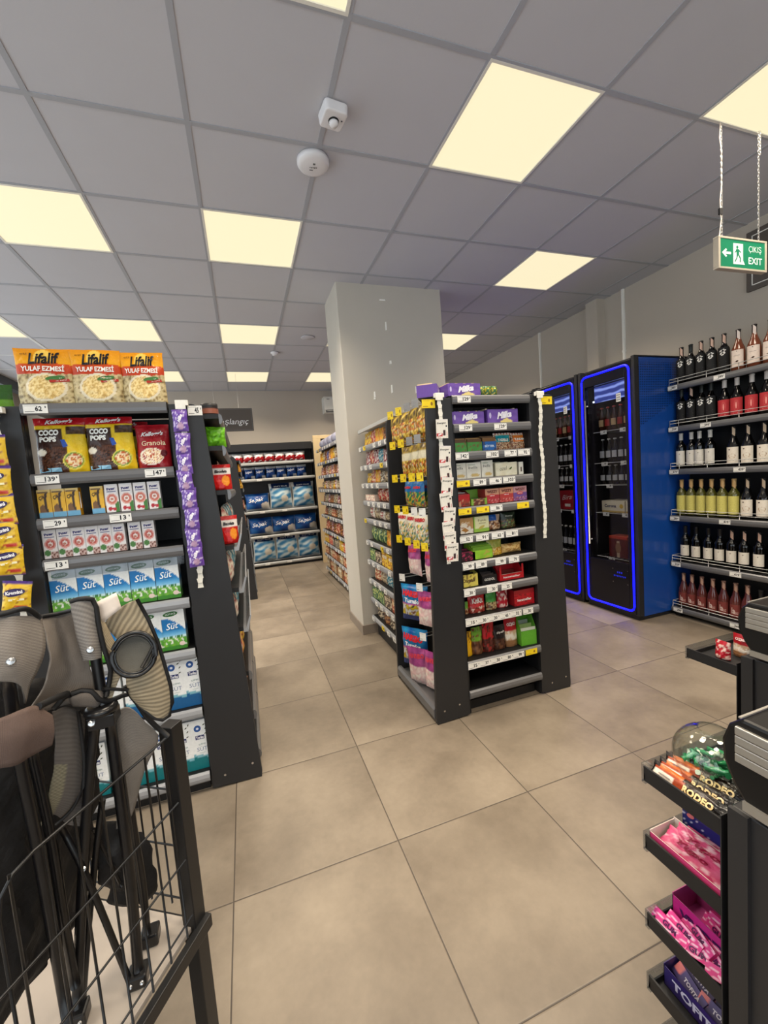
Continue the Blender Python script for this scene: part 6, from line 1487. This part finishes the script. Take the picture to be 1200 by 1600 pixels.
# chocolate bars on the top tray
def rodeo(u,v):
    if u<.04 or u>.80: return (18,14,14)
    if u<.33 and v<.62: return (228,216,202)
    if v>.74: return (196,96,36) if .1<u<.42 else (34,20,16)
    if u<.45: return (150,60,28)
    return (40,22,18)
def d_rod(b,F): b.text('RODEO',off(F,.022,.016),.055,.013,(236,206,150),bold=.05); b.quad(F,-.055,-.03,.014,.016,(120,110,110))
D('bar','chocolate_bar','chocolate bar',pouch(.155,.034,.016,rodeo,30,10,d_rod,stand=False,seed=3,crumple=.0015),'film')
for i,(x,z,t) in enumerate(((.744,.728,'nearest to tray edge'),(.763,.733,'middle one'),(.783,.742,'rearmost and topmost'))):
    place('bar',x,.535-.004*i,z,-PI/2+.08*i,'dark chocolate bar with orange stripe on top checkout tray, '+t,'chocolate bars on the top tray',tilt=(-.75,0))
D('barblack','chocolate_bar','chocolate bar',pouch(.09,.04,.02,lambda u,v:(16,14,14),10,8,stand=False,seed=8,crumple=.004),'film')
place('barblack',.80,.482,.730,-PI/2-.3,'glossy black bar wrappers at the rear end of the chocolate bars',None,tilt=(-1.0,0))
# glass bowl with wrapped sweets
bw=empty('glass_bowl',(.825,.537,.727),0,'round glass fishbowl of green sweets on the top checkout tray','bowl')
b=MB(); prof=[]
for k in range(15):
    a=math.radians(-80+k*10.7); prof.append((.066*math.cos(a),.062+.062*math.sin(a)))
prof=[(0,.0)]+prof; pin=[(max(0,r-.002),z+.002 if i<3 else z) for i,(r,z) in enumerate(prof)][::-1]
b.lathe(prof+[(prof[-1][0]+.002,prof[-1][1]+.001)]+pin,40,(240,245,245),caps=False); b.build('bowl_glass',M['bowl'],bw)
M['greenfilm']=mat('green_candy_wrapper',(46,140,88),.15,spec=.8,alpha=.85)
M['clearfilm']=mat('pale_candy_wrapper',(196,206,190),.2,spec=.8)
rs=random.Random(5)
for k in range(34):
    a=rs.uniform(0,2*PI); r=rs.uniform(0,.043); z=.737+.062*rs.random()**1.3; r*=min(1,.55+(z-.73)/.06)
    b=MB(); L_=rs.uniform(.012,.019); w_=rs.uniform(.004,.008)
    ax=Vector((rs.uniform(-1,1),rs.uniform(-1,1),rs.uniform(-.7,.7))).normalized(); sd=ax.cross(Vector((.3,.2,1))).normalized(); up=ax.cross(sd)
    b.tube([tuple(ax*(-L_)),tuple(ax*(-L_*.5)),tuple(ax*0),tuple(ax*(L_*.5)),tuple(ax*L_)],[w_*.9,w_*.55,w_,w_*.55,w_*.9],7)
    g=k%3!=1
    o=b.build('wrapped_sweet',M['greenfilm'] if g else M['clearfilm'],loc=(.825+r*math.cos(a),.537+r*math.sin(a),z))
    tag(o,('green wrapped sweet' if g else 'pale wrapped sweet')+' inside the glass bowl among the others','sweet','green sweets in the bowl' if g else 'pale sweets in the bowl')
# second tray
def openbox(w,d,h,col,inner,deco=None):
    b=MB(); t=.0015
    b.quadgrid(lambda u,v:(w*(u-.5),-d/2,h*v),10,4,col,smooth=False); b.box(-w/2,w/2,-d/2+.0003,-d/2+t,0,h,inner); b.box(-w/2,w/2,d/2-t,d/2,0,h*1.2,inner)
    for s in (-1,1): b.box(s*w/2-t*(s>0),s*w/2+t*(s<0),-d/2,d/2,0,h*1.1,inner)
    b.box(-w/2,w/2,-d/2,d/2,0,t,inner)
    if deco: deco(b,front(-d/2))
    return b
D('pinkbox','candy_display_box','sweet box',openbox(.138,.072,.034,lambda u,v:(196,60,110),(222,206,196)))
place('pinkbox',.773,.535,.573,-PI/2,'open pink and white wafer box on the second checkout tray')
D('wafer','wafer_packet','wafer packet',pouch(.12,.04,.014,lambda u,v:(240,190,205) if N(u*6,v*4,2)>.25 else mix((206,56,110),(226,110,150),N(u*5,v*5)+.5),16,8,lambda b,F:b.text('Yupo',off(F,.0,.018),.06,.014,(150,20,60),bold=.05,shear=.3),stand=False,seed=4,crumple=.003),'film')
for i,(x,y,z,t) in enumerate(((.758,.54,.585,'lower left'),(.776,.53,.592,'upper'),(.793,.52,.586,'right'))): place('wafer',x,y,z,-PI/2+.05*i,'pink wafer packet inside the open pink box, '+t,'pink wafers',tilt=(-1.05,0))
D('falim','gum_box','gum box',carton(.135,.05,.07,lambda u,v:(200,196,214) if N(u*22,v*14,3)>.42 else mix((22,30,100),(44,40,130),u),(24,28,90),(30,34,110),18,10,lambda b,F:(b.text('FALIM',off(F,.018,.022),.075,.022,(214,210,222),bold=.02),b.disc(off(F,-.05,.055,.3),.008,.005,(206,110,110)))))
place('falim',.850,.53,.573,-PI/2,'dark blue starry gum box behind the pink box, second tray')
# third tray
D('vivi','gum_box','gum box',openbox(.135,.075,.052,lambda u,v:mix((176,30,120),(206,60,150),u),(160,60,120),lambda b,F:b.text('VIVIDENT',off(F,.005,.026),.115,.02,(60,24,80),bold=.07)))
place('vivi',.828,.53,.393,-PI/2,'magenta gum box with dark lettering on the third checkout tray')
D('gumpk','gum_packet','gum packet',carton(.075,.012,.022,lambda u,v:(240,200,225) if N(u*5,v*4,2)>.2 else (214,60,140),(190,40,110),None,8,4,lambda b,F:b.text('GUM',off(F,.0,.011),.03,.010,(80,20,80),bold=.05)))
rs=random.Random(9)
for i in range(7):
    place('gumpk',.748+.012*(i%3)+.002*i,.575-.018*i,.396+.005*(i%3),-PI/2+rs.uniform(-.5,.5),'pink gum packet lying loose in front of the magenta box, '+ORD[i]+' from the tray lip','loose gum packets',tilt=(-.8,0))
for i in range(4):
    place('gumpk',.815+.012*i,.52-.01*i,.41+.009*(i%2),-PI/2+rs.uniform(-.3,.3),'pink gum packet standing inside the magenta box, '+ORD[i]+' from its front','gum packets in the box',tilt=(-.5,0))
# fourth tray
D('tofita','candy_display_box','sweet box',openbox(.138,.085,.045,lambda u,v:mix((44,34,96),(64,40,110),u),(50,38,96),lambda b,F:b.text('TOFITA',off(F,.0,.024),.10,.02,(206,200,222),bold=.04)))
place('tofita',.805,.53,.243,-PI/2,'dark purple candy box with white lettering on the fourth checkout tray')
D('toff','candy_packet','sweet packet',carton(.075,.02,.026,lambda u,v:(196,110,110) if u<.2 and v>.3 else mix((54,44,90),(80,70,120),v),(50,40,86),None,8,4,lambda b,F:b.text('TOFITA',off(F,.008,.013),.04,.008,(196,190,206),bold=.04)))
for i in range(6): place('toff',.778+.026*(i%3),.56-.06*(i//3),.262+.004*(i%2),-PI/2+.12*i-.3,'dark purple sweet packet in the purple box, '+ORD[i]+' one in','sweets in the purple box',tilt=(-.9,0))
# far rack items
for i,(x,y,k) in enumerate(((1.41,.88,'redbag'),(1.47,.86,'rdwhbag'))):
    place(k,x,y,.727,-PI/2,'red and white packet on the farther checkout rack, '+('left' if i==0 else 'right')+' one','packets on the farther rack',s=(.6,.6,.55 if i==0 else .42))
